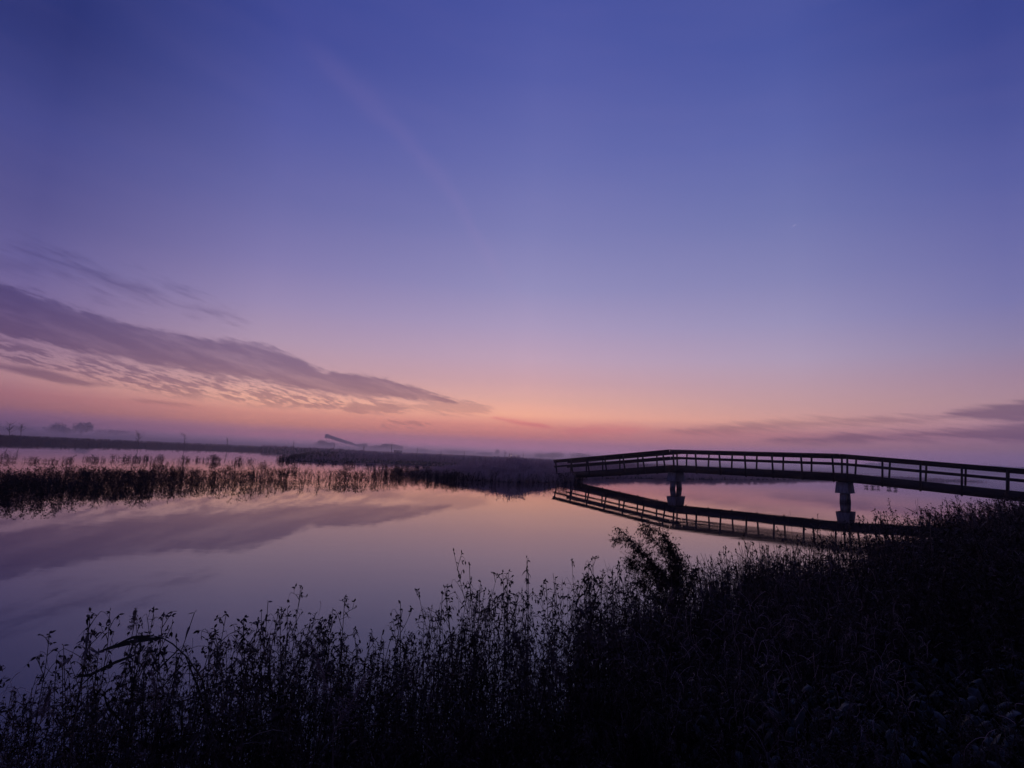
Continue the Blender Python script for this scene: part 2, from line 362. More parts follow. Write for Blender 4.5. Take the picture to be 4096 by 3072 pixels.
def proto_marsh(h=1., nb=10, hd=.075, r=.008):
    """branchy swamp weed seen from 20 m and more"""
    g = Geo(); st = np.array(curve((0, 0, -.1), (rng.normal(0, .15), rng.normal(0, .15), 1), h+.1, 5, 0, .08)); g.tube(st, r, r*.6)
    for b in range(nb):
        i = rng.integers(1, 5); a = rng.uniform(0, 6.28); br = curve(st[i], (math.cos(a)*.8, math.sin(a)*.8, 1), h*rng.uniform(.15, .45), 3, rng.uniform(0, .3), .1); g.tube(br, r*.7, r*.5)
        for q in range(3):
            p = br[rng.integers(1, 4)]+rng.normal(0, .02, 3); g.leaf(p, rng.normal(0, 1, 3), hd*rng.uniform(.6, 1.4), hd*.7, .1)
    for q in range(8): g.leaf(st[rng.integers(1, 6)], rng.normal(0, 1, 3), hd*rng.uniform(.6, 1.6), hd*.4, .3)
    return g.arr()
def proto_reed(w=.02, n=9, plume=True):
    """clump of common reed with plumes, height 1"""
    g = Geo()
    for i in range(n):
        a = rng.uniform(0, 6.28); rr = rng.uniform(0, .22); h = rng.uniform(.6, 1.)
        st = np.array(curve((math.cos(a)*rr, math.sin(a)*rr, 0), (rng.normal(.05, .1), rng.normal(0, .1), 1), h, 4, .0, .05)); g.tube(st, w*.35, w*.2)
        for q in range(4):
            b = rng.uniform(0, 6.28); g.leaf(st[rng.integers(1, 4)], (math.cos(b), math.sin(b), rng.uniform(.3, 1.2)), rng.uniform(.15, .3), w*.9, rng.uniform(.1, .7))
        if plume:
            for q in range(4): g.leaf(st[-1]-np.array([0, 0, .02*q]), (rng.normal(.4, .3), rng.normal(0, .3), 1), rng.uniform(.07, .13), w*1.3, .5)
    return g.arr()
print('protos')
def proto_bent():
    g = Geo(); a = rng.uniform(0, 6.28); st = curve((0, 0, 0), (rng.normal(0, .1), rng.normal(0, .1), 1), rng.uniform(.5, .85), 5, 0, .04); g.tube(st, .0034, .002)
    d = np.array([math.cos(a), math.sin(a), rng.uniform(-.7, .5)]); b = curve(st[-1], d, rng.uniform(.15, .4), 5, .15, .08); g.tube(b, .002, .001)
    for q in range(7): g.leaf(st[rng.integers(1, 6)] if q < 5 else b[-1], rng.normal(0, 1, 3)-np.array([0, 0, .5]), rng.uniform(.02, .05), .009, .6)
    return g.arr()
PW = [proto_weed(nb=rng.integers(3, 12), leafs=int(rng.integers(10, 34)), hl=.0155) for _ in range(14)]+[proto_bent() for _ in range(5)]+[proto_reed(.011, 3, False) for _ in range(2)]
PW_THICK = [proto_weed(nb=11, leafs=34, hl=.016) for _ in range(6)]
PT = [proto_tuft() for _ in range(6)]
PM = [proto_marsh() for _ in range(8)]
PR = [proto_reed() for _ in range(7)]
PR_FAR = [proto_reed(.05, 5, True) for _ in range(4)]

# ------------------------------------------------------------------ silhouette of the near bank growth
SIL = [(-400, 2950), (0, 2730), (120, 2680), (230, 2700), (330, 2640), (480, 2560), (560, 2550), (650, 2640), (760, 2690), (860, 2620), (980, 2560), (1120, 2520), (1250, 2480), (1350, 2530), (1430, 2500), (1560, 2540), (1700, 2500), (1800, 2430), (1960, 2370), (2080, 2390), (2150, 2360), (2300, 2350), (2420, 2300), (2520, 2260), (2680, 2290), (2800, 2290), (2900, 2240), (3000, 2200), (3100, 2170), (3200, 2170), (3300, 2160), (3400, 2150), (3500, 2130), (3600, 2090), (3700, 2070), (3850, 2050), (4000, 2040), (4096, 2020), (4500, 2000)]
_sa = []
for x, y in SIL:
    d = ray(x, y); y -= 60*min(1, max(0, (x-100)/400))*min(1, max(.15, (3300-x)/500)) + 42*min(1, max(0, (x-2750)/300)); d = ray(x, y); _sa.append((math.atan2(d[0], d[1]), d[2]/math.hypot(d[0], d[1])))
_sa = np.array(_sa)
def ztop(X, Y):
    return H+np.interp(np.arctan2(X, Y), _sa[:, 0], _sa[:, 1])*np.hypot(X, Y)
def bank_points(n, dmin, dmax, azr=(-50, 50), inside=(-.1, 99), power=1.0):
    r = dmin+(dmax-dmin)*rng.uniform(0, 1, n)**power; a = np.radians(rng.uniform(azr[0], azr[1], n)); X, Y = r*np.sin(a), r*np.cos(a)
    d = polydist(near_bank, X, Y); k = (d > inside[0]) & (d < inside[1]); X, Y, d = X[k], Y[k], d[k]; Zg = ground(X, Y)
    return X, Y, Zg, d
def cap(X, Y, Zg, lo, hi, slack=1.0):
    top = ztop(X, Y)-Zg; h = rng.uniform(lo, hi, len(X)); return np.minimum(h, top*slack*(1.06-.5*rng.uniform(0, 1, len(X))**1.6))

# weeds crowding the water's edge
def near_growth():
    objs = []
    # edge belt, the stalks that stand against the water
    X, Y, Z, d = bank_points(10500, 2.2, 14, inside=(-.35, 1.3), power=1.25); h = cap(X, Y, Z, .6, 1.4)
    h = h*(.92+.13*wob(X, Y, 2.3)+.07*wob(X+5, Y, 6.)); k = (h > .18) & (rng.uniform(0, 1, len(X)) < np.interp(X, [-2.4, -1.2], [.62, 1])*np.clip(.86+.5*wob(X, Y, 3.1)+.25*sm(X, 1, 4), .12, 1))
    o = scat_obj('waterside_weeds', M_WEED, PW, np.stack([X, Y, Z], -1)[k], np.minimum(h[k], .95), h[k], .1); tag(o, 'tangle of dead seed-headed weeds along the near water edge', 'weeds', kind='stuff')
    # thicker body behind it
    X, Y, Z, d = bank_points(4600, 1.9, 9, inside=(.6, 5)); h = cap(X, Y, Z, .4, .95, .93); h = np.minimum(h, .25+.13*np.hypot(X, Y)); k = (h > .15) & ((X < .4) | (np.hypot(X, Y) > 4.6) | (rng.uniform(0, 1, len(X)) < .5)) & ((X > .8) | (rng.uniform(0, 1, len(X)) < .5))
    o = scat_obj('bank_weeds', M_WEED, PW_THICK, np.stack([X, Y, Z], -1)[k], np.minimum(h[k], .9), h[k], .2); tag(o, 'dense dark dead weeds covering the near bank', 'weeds', kind='stuff')
    X, Y, Z, d = bank_points(9000, 5.5, 30, azr=(10, 50), inside=(-.2, 12)); h = cap(X, Y, Z, .7, 1.5, .97); k = (h > .2)
    o = scat_obj('ridge_weeds', M_WEED, PW+PW_THICK, np.stack([X, Y, Z], -1)[k], h[k]*1.1, h[k], .16); tag(o, 'frosty weeds on the rising bank below the bridge end', 'weeds', kind='stuff')
    # low grass
    X, Y, Z, d = bank_points(7000, 1.0, 9, inside=(-.1, 9)); h = cap(X, Y, Z, .18, .5, .8); k = h > .1
    o = scat_obj('bank_grass', M_WEED, PT, np.stack([X, Y, Z], -1)[k], h[k], h[k], .2); tag(o, 'withered grass between the weeds of the near bank', 'grass', kind='stuff')
    # pale curled strands
    def strand():
        g = Geo()
        for i in range(5):
            P = np.array(curve(rng.normal(0, .06, 3)+np.array([0, 0, .8]), rng.normal(0, 1, 3)+np.array([0, 0, .3]), rng.uniform(.04, .15), 7, .35, .3)); g.tube(P, .0011, .0006)
        return g.arr()
    PS = [strand() for _ in range(12)]
    X, Y, Z, d = bank_points(8000, 2.6, 13, azr=(-42, 50), inside=(.2, 10)); h = cap(X, Y, Z, .3, 1.0, .96); k = h > .1
    k &= (wob(X, Y, 1.9)+rng.normal(0, .3, len(X))) > .1
    o = scat_obj('dry_strands', M_STRAND, PS, np.stack([X, Y, Z+h-.8], -1)[k], .9, 1.0, .1); tag(o, 'pale curled frosted grass strands draped over the weeds', 'grass', kind='stuff')
near_growth()

# broad leaved herbs on the bank, lower right
def herb_arr():
    g = Geo()
    for i in range(22):
        a = rng.uniform(0, 6.28); h = rng.uniform(.12, .5); st = np.array(curve((0, 0, 0), (math.cos(a)*.5, math.sin(a)*.5, 1), h, 3, .05, .05)); g.tube(st, .004, .003)
        ln = rng.uniform(.035, .085); w = ln*rng.uniform(.4, .62); d = np.array([math.cos(a), math.sin(a), rng.uniform(-.6, .5)]); d /= np.linalg.norm(d)
        sd = np.cross(d, [0, 0, 1.]); sd /= np.linalg.norm(sd); nn = np.cross(sd, d); p = st[-1]; V = []; T = []; ns = 6
        for k in range(ns+1):
            t = k/ns; c = p+d*ln*t-np.array([0, 0, 1])*ln*.8*t*t; wd = w*.5*(math.sin(math.pi*t**.75)+.02); rip = .006*rng.normal()
            V += [c-sd*wd-np.array([0, 0, 1])*(.3*wd)+nn*rip, c-sd*wd*.5+nn*.004, c, c+sd*wd*.5+nn*.004, c+sd*wd-np.array([0, 0, 1])*(.3*wd)-nn*rip]
        for k in range(ns):
            for q in range(4): b = k*5+q; T += [(b, b+1, b+6), (b, b+6, b+5)]
        g.add(V, T)
    return g.arr()
HERB = [herb_arr() for _ in range(6)]
def herbs():
    X, Y, Z, d = bank_points(900, 3.0, 9, azr=(8, 50), inside=(.8, 9)); h = cap(X, Y, Z, .9, 1.5, 1.6)
    o = scat_obj('leafy_undergrowth', M_LEAF, HERB, np.stack([X, Y, Z+.02], -1), h*.75, h*.8, .15); tag(o, 'broad dark green leaves forming the undergrowth of the near bank', 'leaves', kind='stuff')
herbs()

# ------------------------------------------------------------------ single plants that stand out on the near bank
ORD = ['first', 'second', 'third', 'fourth', 'fifth', 'sixth', 'seventh', 'eighth', 'ninth', 'tenth', 'eleventh', 'twelfth', 'thirteenth', 'fourteenth', 'fifteenth', 'sixteenth', 'seventeenth', 'eighteenth', 'nineteenth', 'twentieth', 'twenty-first', 'twenty-second', 'twenty-third', 'twenty-fourth', 'twenty-fifth', 'twenty-sixth', 'twenty-seventh', 'twenty-eighth', 'twenty-ninth', 'thirtieth', 'thirty-first', 'thirty-second', 'thirty-third', 'thirty-fourth', 'thirty-fifth', 'thirty-sixth', 'thirty-seventh', 'thirty-eighth', 'thirty-ninth', 'fortieth']
def shore_dist(px):
    """distance to the near shoreline under the bearing px"""
    for d in np.arange(1.5, 40, .05):
        p = bear(px, d)
        if polydist(near_bank, np.array([p[0]]), np.array([p[1]]))[0] < .0: return d
    return 40
STALKS = [(30, 2640), (130, 2620), (220, 2600), (310, 2530), (480, 2470), (545, 2445), (570, 2470), (690, 2510), (840, 2500), (950, 2470), (1010, 2460), (1060, 2450), (1205, 2420), (1260, 2405), (1410, 2390), (1445, 2470), (1590, 2425), (1680, 2420), (1820, 2370), (1860, 2385), (1970, 2270), (2060, 2290), (2110, 2310), (2240, 2320), (2320, 2260), (2390, 2280), (2700, 2270), (2800, 2230), (2870, 2220), (2960, 2190), (3000, 2180), (3430, 2110), (3565, 2050), (3640, 1995), (3740, 2040), (3830, 2035), (3960, 2010), (4060, 1985)]
def stalks():
    for i, (px, py) in enumerate(STALKS):
        D = max(2.3, shore_dist(px)-rng.uniform(.05, .35)) if px < 3100 else rng.uniform(7, 9.5)
        p = bear(px, D); zg = float(ground(p[0], p[1])); d = ray(px, py); zt = H+d[2]/math.hypot(d[0], d[1])*D
        h = max(.3, zt-zg); g = Geo(); V, T = proto_weed(h, nb=int(rng.integers(7, 13)), leafs=int(rng.integers(14, 34)), r=.0032, hl=.019)
        # stand the plant so that its tip is where the stem leans from
        o = mesh_np('weed_stalk', V, T, M_WEED, None, np.clip(rng.normal(.3, .2, len(V)), 0, 1)); o.location = (p[0], p[1], zg)
        kind = 'tall' if h > 1 else ('mid-height' if h > .75 else 'short')
        tag(o, f'{kind} dead weed stalk with hooked seed heads against the water, {ORD[i]} from the left', 'weed', 'single weed stalks rising above the near bank growth')
stalks()

def willow():
    px0 = 2700; D = 5.6; p = bear(px0, D); zg = float(ground(p[0], p[1])); root = empty('willow_shrub', (p[0], p[1], zg)); tag(root, 'bushy small-leaved willow shrub leaning left over the water in front of the bridge', 'shrub')
    st = Geo(); lf = Geo()
    def W(px, py, dd=0.): # target point on its own depth plane
        d = ray(px, py); t = (D+dd)/math.hypot(d[0], d[1]); return d*t+np.array([0, 0, H])-np.array([p[0], p[1], zg])
    base = np.array([0, 0, .0])
    tips = [((2690, 2330), (2600, 2250), (2530, 2165), (2465, 2160)), ((2695, 2340), (2620, 2260), (2560, 2190), (2490, 2130)), ((2700, 2330), (2660, 2230), (2620, 2160), (2575, 2112)), ((2700, 2330), (2690, 2220), (2660, 2150), (2595, 2105)),
            ((2700, 2350), (2700, 2260), (2690, 2200), (2660, 2150)), ((2690, 2350), (2620, 2290), (2560, 2250), (2515, 2240)), ((2680, 2360), (2610, 2310), (2560, 2280), (2530, 2265)), ((2710, 2350), (2715, 2290), (2700, 2230), (2680, 2190)), ((2700, 2360), (2650, 2290), (2600, 2230), (2550, 2200)), ((2720, 2370), (2730, 2300), (2725, 2260), (2715, 2230)), ((2730, 2420), (2760, 2350), (2775, 2310), (2790, 2280)), ((2650, 2430), (2610, 2370), (2580, 2340), (2560, 2330)), ((2690, 2440), (2700, 2390), (2720, 2330), (2740, 2270)), ((2670, 2430), (2650, 2360), (2640, 2320), (2620, 2270))]
    for k, tp in enumerate(tips):
        dd = rng.uniform(-.22, .22); bs = base+np.array([rng.normal(-.05, .1), rng.normal(0, .08), 0]); pts = [bs]+[W(x, y, dd*(i+1)/4) for i, (x, y) in enumerate(tp)]; P = []
        for i in range(len(pts)-1):
            for q in range(4): P.append(pts[i]+(pts[i+1]-pts[i])*q/4+rng.normal(0, .006, 3))
        P.append(pts[-1]); P = np.array(P); st.tube(P, .007, .0015, 4)
        for i in range(2, len(P)):
            for q in range(13):
                a = rng.normal(0, 1, 3); a /= np.linalg.norm(a); tw = curve(P[i], a+(P[i]-P[i-1])/.06*.8+np.array([-.4, 0, .2]), rng.uniform(.04, .13)*(1.15-.3*abs(i-11)/8), 3, .12, .15); st.tube(tw, .0013, .0007)
                for w in range(6): lf.leaf(tw[rng.integers(1, 4)], rng.normal(0, 1, 3)+np.array([-.6, 0, -.2]), rng.uniform(.012, .026), rng.uniform(.006, .011), .3)
    st.obj('trunk', M_BARK, root); lf.obj('crown', M_SHRUB, root)
willow()
def willow_skirt():
    n = 420; px = rng.normal(2690, 130, n); D = rng.uniform(4.5, 5.7, n); P = np.array([bear(a, b) for a, b in zip(px, D)]); Z = np.maximum(ground(P[:, 0], P[:, 1]), -.05); P[:, 2] = Z
    h = np.minimum(rng.uniform(.5, 1.1, n), (ztop(P[:, 0], P[:, 1])-Z)*rng.uniform(.6, .98, n))
    o = scat_obj('shrub_base_weeds', M_WEED, PW+PW_THICK, P, h, h, .14); tag(o, 'thick dead weeds round the foot of the willow shrub', 'weeds', kind='stuff')
willow_skirt()

def arching_reed():
    D = 2.55; p = bear(830, D); zg = float(ground(p[0], p[1])); root = empty('arching_reed', (p[0], p[1], zg)); tag(root, 'green reed with long flat blades arching left over the dark water', 'reed')
    def W(px, py, dd=0):
        d = ray(px, py); t = (D+dd)/math.hypot(d[0], d[1]); return d*t+np.array([0, 0, H])-np.array([p[0], p[1], zg])
    g = Geo(); P = [np.zeros(3), W(850, 2900), W(810, 2720), W(750, 2630), (W(690, 2575)), W(650, 2552), W(610, 2543)]; g.tube(np.array(P), .004, .002, 5); g.obj('stem', M_LEAF, root)
    def blade(pts, w):
        pts = [W(*q) for q in pts]; P = []
        for i in range(len(pts)-1):
            for q in range(3): P.append(pts[i]+(pts[i+1]-pts[i])*q/3)
        P.append(pts[-1]); n = len(P); V = []; T = []
        for i, c in enumerate(P):
            t = i/(n-1); wd = w*.3*(math.sin(math.pi*min(.96, t*.8+.14)))+.0003; V += [c+np.array([0, .3, 1])*wd, c-np.array([0, .3, 1])*wd]
        for i in range(n-1): b = 2*i; T += [(b, b+1, b+3), (b, b+3, b+2)]
        g = Geo(); g.add(V, T); g.obj('blade', M_LEAF, root)
    blade([(650, 2552), (560, 2560), (460, 2585), (390, 2608)], .026); blade([(615, 2543), (530, 2550), (470, 2575)], .016)
    blade([(700, 2612), (640, 2670), (600, 2715)], .018); blade([(735, 2655), (690, 2700), (640, 2760)], .018)
    blade([(740, 2620), (800, 2770), (850, 2950), (830, 3030)], .02); blade([(540, 2620), (460, 2650), (380, 2690), (310, 2755)], .02); blade([(440, 2660), (360, 2700), (300, 2706)], .018)
    blade([(760, 2950), (640, 3000), (540, 2960)], .03); blade([(500, 2900), (430, 2830), (410, 2760)], .02)
arching_reed()

def plume(px, py, D, L_, label, lean=(-.3, 0, 1)):
    p = bear(px, D); zg = float(ground(p[0], p[1])); d = ray(px, py); top = d*(D/math.hypot(d[0], d[1]))+np.array([0, 0, H]); root = empty('reed_plume', (p[0], p[1], zg)); tag(root, label, 'reed plume', 'feathery reed plumes close to the camera')
    g = Geo(); t = top-np.array([p[0], p[1], zg]); lean = np.array(lean, float); lean /= np.linalg.norm(lean); b = t-lean*L_
    g.tube(np.array([[0, 0, 0], b*.5+rng.normal(0, .01, 3), b, t]), .003, .0012, 4); g.obj('stem', M_PLUME, root)
    g = Geo()
    for i in range(90):
        q = rng.uniform(0, 1); s = b+(t-b)*q; dr = lean*.7+rng.normal(0, .35, 3)*(1.1-q)+np.array([-.25, 0, -.1]); tw = curve(s, dr, L_*rng.uniform(.15, .38)*(1.15-q), 4, .18, .15); g.tube(tw, .0009, .0005)
        for w in range(4): g.leaf(tw[rng.integers(1, 5)], dr+rng.normal(0, .4, 3), .011, .003, .3)
    g.obj('seed_head', M_PLUME, root)
plume(1480, 2690, 2.1, .24, 'pale feathery reed plume leaning left of centre, above the darkest water', (.55, 0, 1))
plume(1250, 2580, 2.35, .2, 'dark reed plume half hidden among stalks left of the palest one', (-.5, 0, 1))
plume(2210, 2610, 2.9, .2, 'thin brownish reed plume over the undergrowth below the willow shrub', (-.5, 0, 1))
plume(610, 2690, 2.5, .14, 'small pinkish reed plume beside the arching green reed', (-.4, 0, 1))
plume(205, 2760, 2.6, .1, 'drooping round reed plume near the left edge', (.2, 0, 1))
plume(545, 2435, 2.9, .08, 'little starry plume standing highest above the left weeds', (0, 0, 1))
plume(1912, 2385, 4.1, .16, 'slender upright reed plume, left one of a close pair', (.1, 0, 1))
plume(1960, 2400, 4.0, .16, 'slender upright reed plume, right one of a close pair', (.15, 0, 1))
def slim_reed(px, py, D, label):
    p = bear(px, D); zg = float(ground(p[0], p[1])); d = ray(px, py); zt = H+d[2]/math.hypot(d[0], d[1])*D; h = zt-zg
    g = Geo(); st = np.array(curve((0, 0, 0), (0, 0, 1), h, 8, 0, .03)); g.tube(st, .004, .0015)
    for q in range(12): b = rng.choice([0, math.pi])+rng.normal(0, .4); g.leaf(st[rng.integers(2, 8)], (math.cos(b), math.sin(b), rng.uniform(.4, 1)), rng.uniform(.12, .26), .011, .25, 4)
    o = g.obj('leafy_reed', M_WEED); o.location = (p[0], p[1], zg); tag(o, label, 'reed', 'leafy reeds standing above the right-hand growth')
for i, (a, b, c, dd) in enumerate([(3103, 2055, 8, 'leftmost and fairly short leafy reed in front of the bridge reflection'), (3190, 2045, 8.5, 'leafy reed just right of the first one, over the bridge reflection'), (3060, 2130, 7.5, 'low leafy reed with wide blades over the bridge reflection'), (3238, 2060, 9, 'thin leafy reed left of the right-hand pier'), (3425, 2070, 8.8, 'leafy reed against the right-hand concrete pier'), (3640, 1990, 9.5, 'tallest leafy reed on the right-hand bank, right of the pier'), (3672, 2000, 9.3, 'slim reed beside the tallest one on the right-hand bank')]): slim_reed(a, b, c, dd)
def reed_patch():
    n = 260; px = rng.normal(3110, 190, n); D = rng.uniform(6.4, 9.2, n); P = np.array([bear(a, b) for a, b in zip(px, D)]); Z = ground(P[:, 0], P[:, 1]); Z = np.maximum(Z, -.1)
    h = np.minimum(rng.uniform(.7, 1.4, n), (ztop(P[:, 0], P[:, 1])-Z)*rng.uniform(.8, 1.03, n)); P[:, 2] = Z
    o = scat_obj('reed_bed', M_WEED, [proto_reed(.012, 5, False) for _ in range(6)], P, h, h, .12); tag(o, 'thin leafy reeds crowding the shore before the bridge reflection', 'reeds', kind='stuff')
reed_patch()

# ------------------------------------------------------------------ marsh in the middle distance
def marsh_band():
    prof = [(-500, 19, 32), (0, 22, 33), (300, 23, 35), (700, 25.5, 38), (1200, 29, 40), (1500, 33, 45), (1750, 37, 50), (2000, 40, 47)]
    A = np.array(prof); n = 8200; px = rng.uniform(-500, 1950, n); q = rng.uniform(0, 1, n); lo, hi = np.interp(px, A[:, 0], A[:, 1]), np.interp(px, A[:, 0], A[:, 2]); D = lo+(hi-lo)*q
    P = np.array([bear(a, b) for a, b in zip(px, D)])
    dens = np.interp(px, [0, 450, 900, 1150, 1400, 1650, 1950], [1., .9, .5, .45, .45, .5, .65])*np.interp(q, [0, .15, .5, 1], [.75, 1, 1, .45])
    cl = wob(P[:, 0], P[:, 1], .55)+.7*wob(P[:, 0]+4, P[:, 1], 1.3); k = rng.uniform(0, 1, n) < dens*(1+.75*cl*np.interp(px, [300, 1200], [.3, 1.1]))
    P = P[k]; h = rng.uniform(.2, .54, len(P))*(1+.35*wob(P[:, 0], P[:, 1], .9))
    n = 2600; px = rng.uniform(500, 1800, n); D = rng.uniform(36, 64, n); Q = np.array([bear(a, b) for a, b in zip(px, D)]); k = (wob(Q[:, 0], Q[:, 1], .45)+.6*wob(Q[:, 0], Q[:, 1]+3, 1.1)+rng.normal(0, .25, n)) > .55; Q = Q[k]
    h = np.concatenate([h, rng.uniform(.15, .5, len(Q))]); P = np.concatenate([P, Q]); P[:, 2] = 0
    o = scat_obj('marsh_weeds', M_MARSH, PM, P, h*.95, h, .2); tag(o, 'dark flooded swamp weeds mirrored in the water on the left', 'weeds', kind='stuff')
marsh_band()
def tufts():
    spots = [(40, 47, .75, 9), (150, 46, .7, 9), (225, 45, .6, 9), (290, 48, .9, 5), (375, 52, .9, 6), (410, 50, .75, 8), (470, 54, .8, 5), (520, 55, .9, 6), (560, 55, .7, 7), (600, 58, .9, 6), (650, 60, .9, 6), (745, 66, .9, 8), (800, 68, .8, 6), (860, 66, 1.1, 14), (960, 66, .9, 9), (1010, 70, .7, 7), (1140, 72, .9, 13), (1220, 74, .6, 5), (1290, 72, .8, 8), (1340, 70, .7, 6), (1400, 66, .9, 12), (1480, 64, .8, 10), (1540, 62, .8, 9), (1600, 58, .7, 8), (1060, 56, .7, 8), (930, 50, .6, 6), (1180, 50, .7, 8)]
    spots = [(x, d*(1.18 if x < 700 else 1.), h*(.85 if x < 700 else .9), n) for x, d, h, n in spots]; spots.sort()
    for i, (px, D, h, n) in enumerate(spots):
        c = bear(px, D); root = None; w = h*rng.uniform(.8, 1.5); n2 = n*4; w = .10*n**.8; P = np.stack([rng.uniform(-w, w, n2), rng.uniform(-.4, .4, n2), np.zeros(n2)], -1); hh = h*.8*rng.uniform(.45, 1., n2)*(1.1-.55*np.abs(P[:, 0])/w)
        o = scat_obj('marsh_tuft', M_MARSH, PM+PT[:2], P, hh*1.25, hh, .15); o.location = (c[0], c[1], 0)
        tag(o, f'{"large" if n > 8 else "small"} dark tuft of weeds standing alone in the pale pink water, {ORD[i]} from the left', 'marsh tuft', 'separate weed tufts in the water before the misty dike')
    for i, (px, D, w) in enumerate([(3462, 84, .9), (3488, 84, .5), (3508, 85, .9), (3555, 84, .7), (3580, 82, .3)]):
        c = bear(px, D); P = np.stack([rng.uniform(-w*.28, w*.28, 14), rng.uniform(-.15, .15, 14), np.zeros(14)], -1); hh = rng.uniform(.15, .4, 14)
        o = scat_obj('water_plant', M_MARSH, PM[:4], P, hh*2.2, hh, .2); o.location = (c[0], c[1], 0)
        tag(o, f'low dark water plant floating under the right bridge span, {ORD[i]} from the left', 'water plant', 'small dark plants in the water under the bridge')
tufts()
def field_points(n, dmin, dmax, pxr, inside=(0, 60), power=1.):
    px = rng.uniform(pxr[0], pxr[1], n); D = dmin*(dmax/dmin)**(rng.uniform(0, 1, n)**power); P = np.array([bear(a, b) for a, b in zip(px, D)]); d = polydist(far_land, P[:, 0], P[:, 1]); k = (d > inside[0]) & (d < inside[1]); P = P[k]; P[:, 2] = ground(P[:, 0], P[:, 1]); return P, d[k]
def fields():
    # headland by the bridge end
    P, d = field_points(9000, 36, 62, (1550, 2420), (-.6, 30)); h = rng.uniform(.8, 1.5, len(P))*np.interp(P[:, 0]/P[:, 1]*F+2048, [1600, 1900, 2060, 2200, 2300, 2450], [.45, .7, 1.1, 1.0, .6, .4])*np.interp(d, [-.5, 4], [.45, 1])*(1+.22*wob(P[:, 0], P[:, 1], .8)+.25*wob(P[:, 0], P[:, 1], 2.3))*np.where(rng.uniform(0, 1, len(P)) < .1, 1.15, 1)*.86
    o = scat_obj('headland_reeds', M_REED, PR, P, h*.9, h, .15); tag(o, 'tall frosted reeds on the headland at the far bridge end', 'reeds', kind='stuff')
    P, d = field_points(5200, 34, 60, (1500, 2330), (-5, .5)); P[:, 2] = -.1; k = rng.uniform(0, 1, len(P)) < np.clip(.35+.6*wob(P[:, 0], P[:, 1], .9)+.12*d, 0, 1); P = P[k]; h = rng.uniform(.4, .95, len(P))
    o = scat_obj('fringe_reeds', M_MARSH, PR+PM[:4], P, h*.8, h, .2); tag(o, 'sparse flooded reeds fringing the headland shore', 'reeds', kind='stuff')
    P, d = field_points(9000, 40, 110, (2250, 3950), (-.6, 12)); h = rng.uniform(.45, .95, len(P))
    o = scat_obj('far_bank_reeds', M_REED, PR, P, h*1.2, h, .15); tag(o, 'low frosted reeds along the far bank seen under the bridge', 'reeds', kind='stuff')
    P, d = field_points(15000, 62, 420, (1050, 3400), (-.5, 400), .8); h = rng.uniform(.6, 1.25, len(P))*(1+.25*wob(P[:, 0], P[:, 1], .07)+.2*wob(P[:, 0], P[:, 1], .3))*np.interp(d, [0, 14], [.3, 1]); k = h > 0
    o = scat_obj('reed_field', M_REED, PR_FAR, P[k], h[k]*1.6, h[k], .15); tag(o, 'wide misty field of frosted reeds beyond the water', 'reeds', kind='stuff')
    P, d = field_points(9000, 75, 420, (-500, 1500), (-.5, 45), 1.); h = rng.uniform(.5, .85, len(P)); k = P[:, 0] < -30
    o = scat_obj('dike_reeds', M_MARSH, PR_FAR, P[k], h[k]*1.8, h[k], .12); tag(o, 'dark reeds covering the long low dike on the left shore', 'reeds', kind='stuff')
    P, d = field_points(2500, 130, 330, (3380, 3990), (-.5, 40), 1.); h = rng.uniform(.5, .9, len(P))
    o = scat_obj('spit_reeds', M_REED, PR_FAR, P, h*2.2, h, .12); tag(o, 'thin spit of reeds ending in the water behind the right railing', 'reeds', kind='stuff')
fields()

# ------------------------------------------------------------------ trees in the mist
def ptop(px, py, D):
    d = ray(px, py); return H+d[2]/math.hypot(d[0], d[1])*D
def sapling(px, py, D, label, wide=.2, n=9, leaves=30):
    c = bear(px, D); zg = float(ground(c[0], c[1])); h = ptop(px, py, D)-zg; root = empty('sapling', (c[0], c[1], zg)); tag(root, label, 'young tree', 'slender young trees standing in the mist beyond the reeds')
    st = Geo(); P = np.array(curve((0, 0, 0), (rng.normal(0, .04), 0, 1), h, 6, 0, .03)); w = max(.05, D*.00045); st.tube(P, w, w*.5)
    cr = Geo()
    for i in range(n):
        t = rng.uniform(.35, .95); p = P[0]+(P[-1]-P[0])*t; a = rng.uniform(0, 6.28); b = np.array(curve(p, (math.cos(a)*1., math.sin(a)*1., 1), h*wide*rng.uniform(.6, 1.3), 3, 0, .12)); st.tube(b, w*.45, w*.25)
        for q in range(leaves//n): cr.leaf(b[rng.integers(1, 4)]+rng.normal(0, h*.02, 3), rng.normal(0, 1, 3), h*.05, h*.022, .1)
    st.obj('trunk', M_BARK, root); cr.obj('crown', M_TREE, root)
SAP = [(40, 1694, 200, .35, 16, 'wide vase-shaped young tree at the far left over the dike'), (85, 1697, 210, .3, 14, 'vase-shaped young tree second from the left over the dike'),
       (555, 1730, 150, .3, 14, 'bare branching young tree on the dike, left of the large gap before the hall'), (742, 1736, 170, .2, 8, 'crooked thin young tree midway along the dike'), (910, 1752, 180, .16, 9, 'thin bare young tree on the right half of the dike'), (1174, 1758, 200, .08, 5, 'needle-thin young tree just left of the sloping hall'),
       (1336, 1775, 220, .08, 5, 'pole-like young tree in front of the sloping hall'), (1456, 1781, 220, .18, 10, 'small forked young tree right of the hall foot'), (1567, 1781, 230, .12, 7, 'thin young tree just left of the low shelter'), (1667, 1785, 240, .1, 6, 'pole-like young tree just right of the low shelter'), (1765, 1798, 250, .07, 4, 'faint pole-like young tree in the middle of the reed field'), (1857, 1803, 260, .1, 5, 'faint short young tree left of the distant lights'), (2019, 1800, 260, .08, 6, 'thin young tree left of the two central lights'), (2092, 1808, 270, .07, 4, 'thin young tree right of the two central lights')]
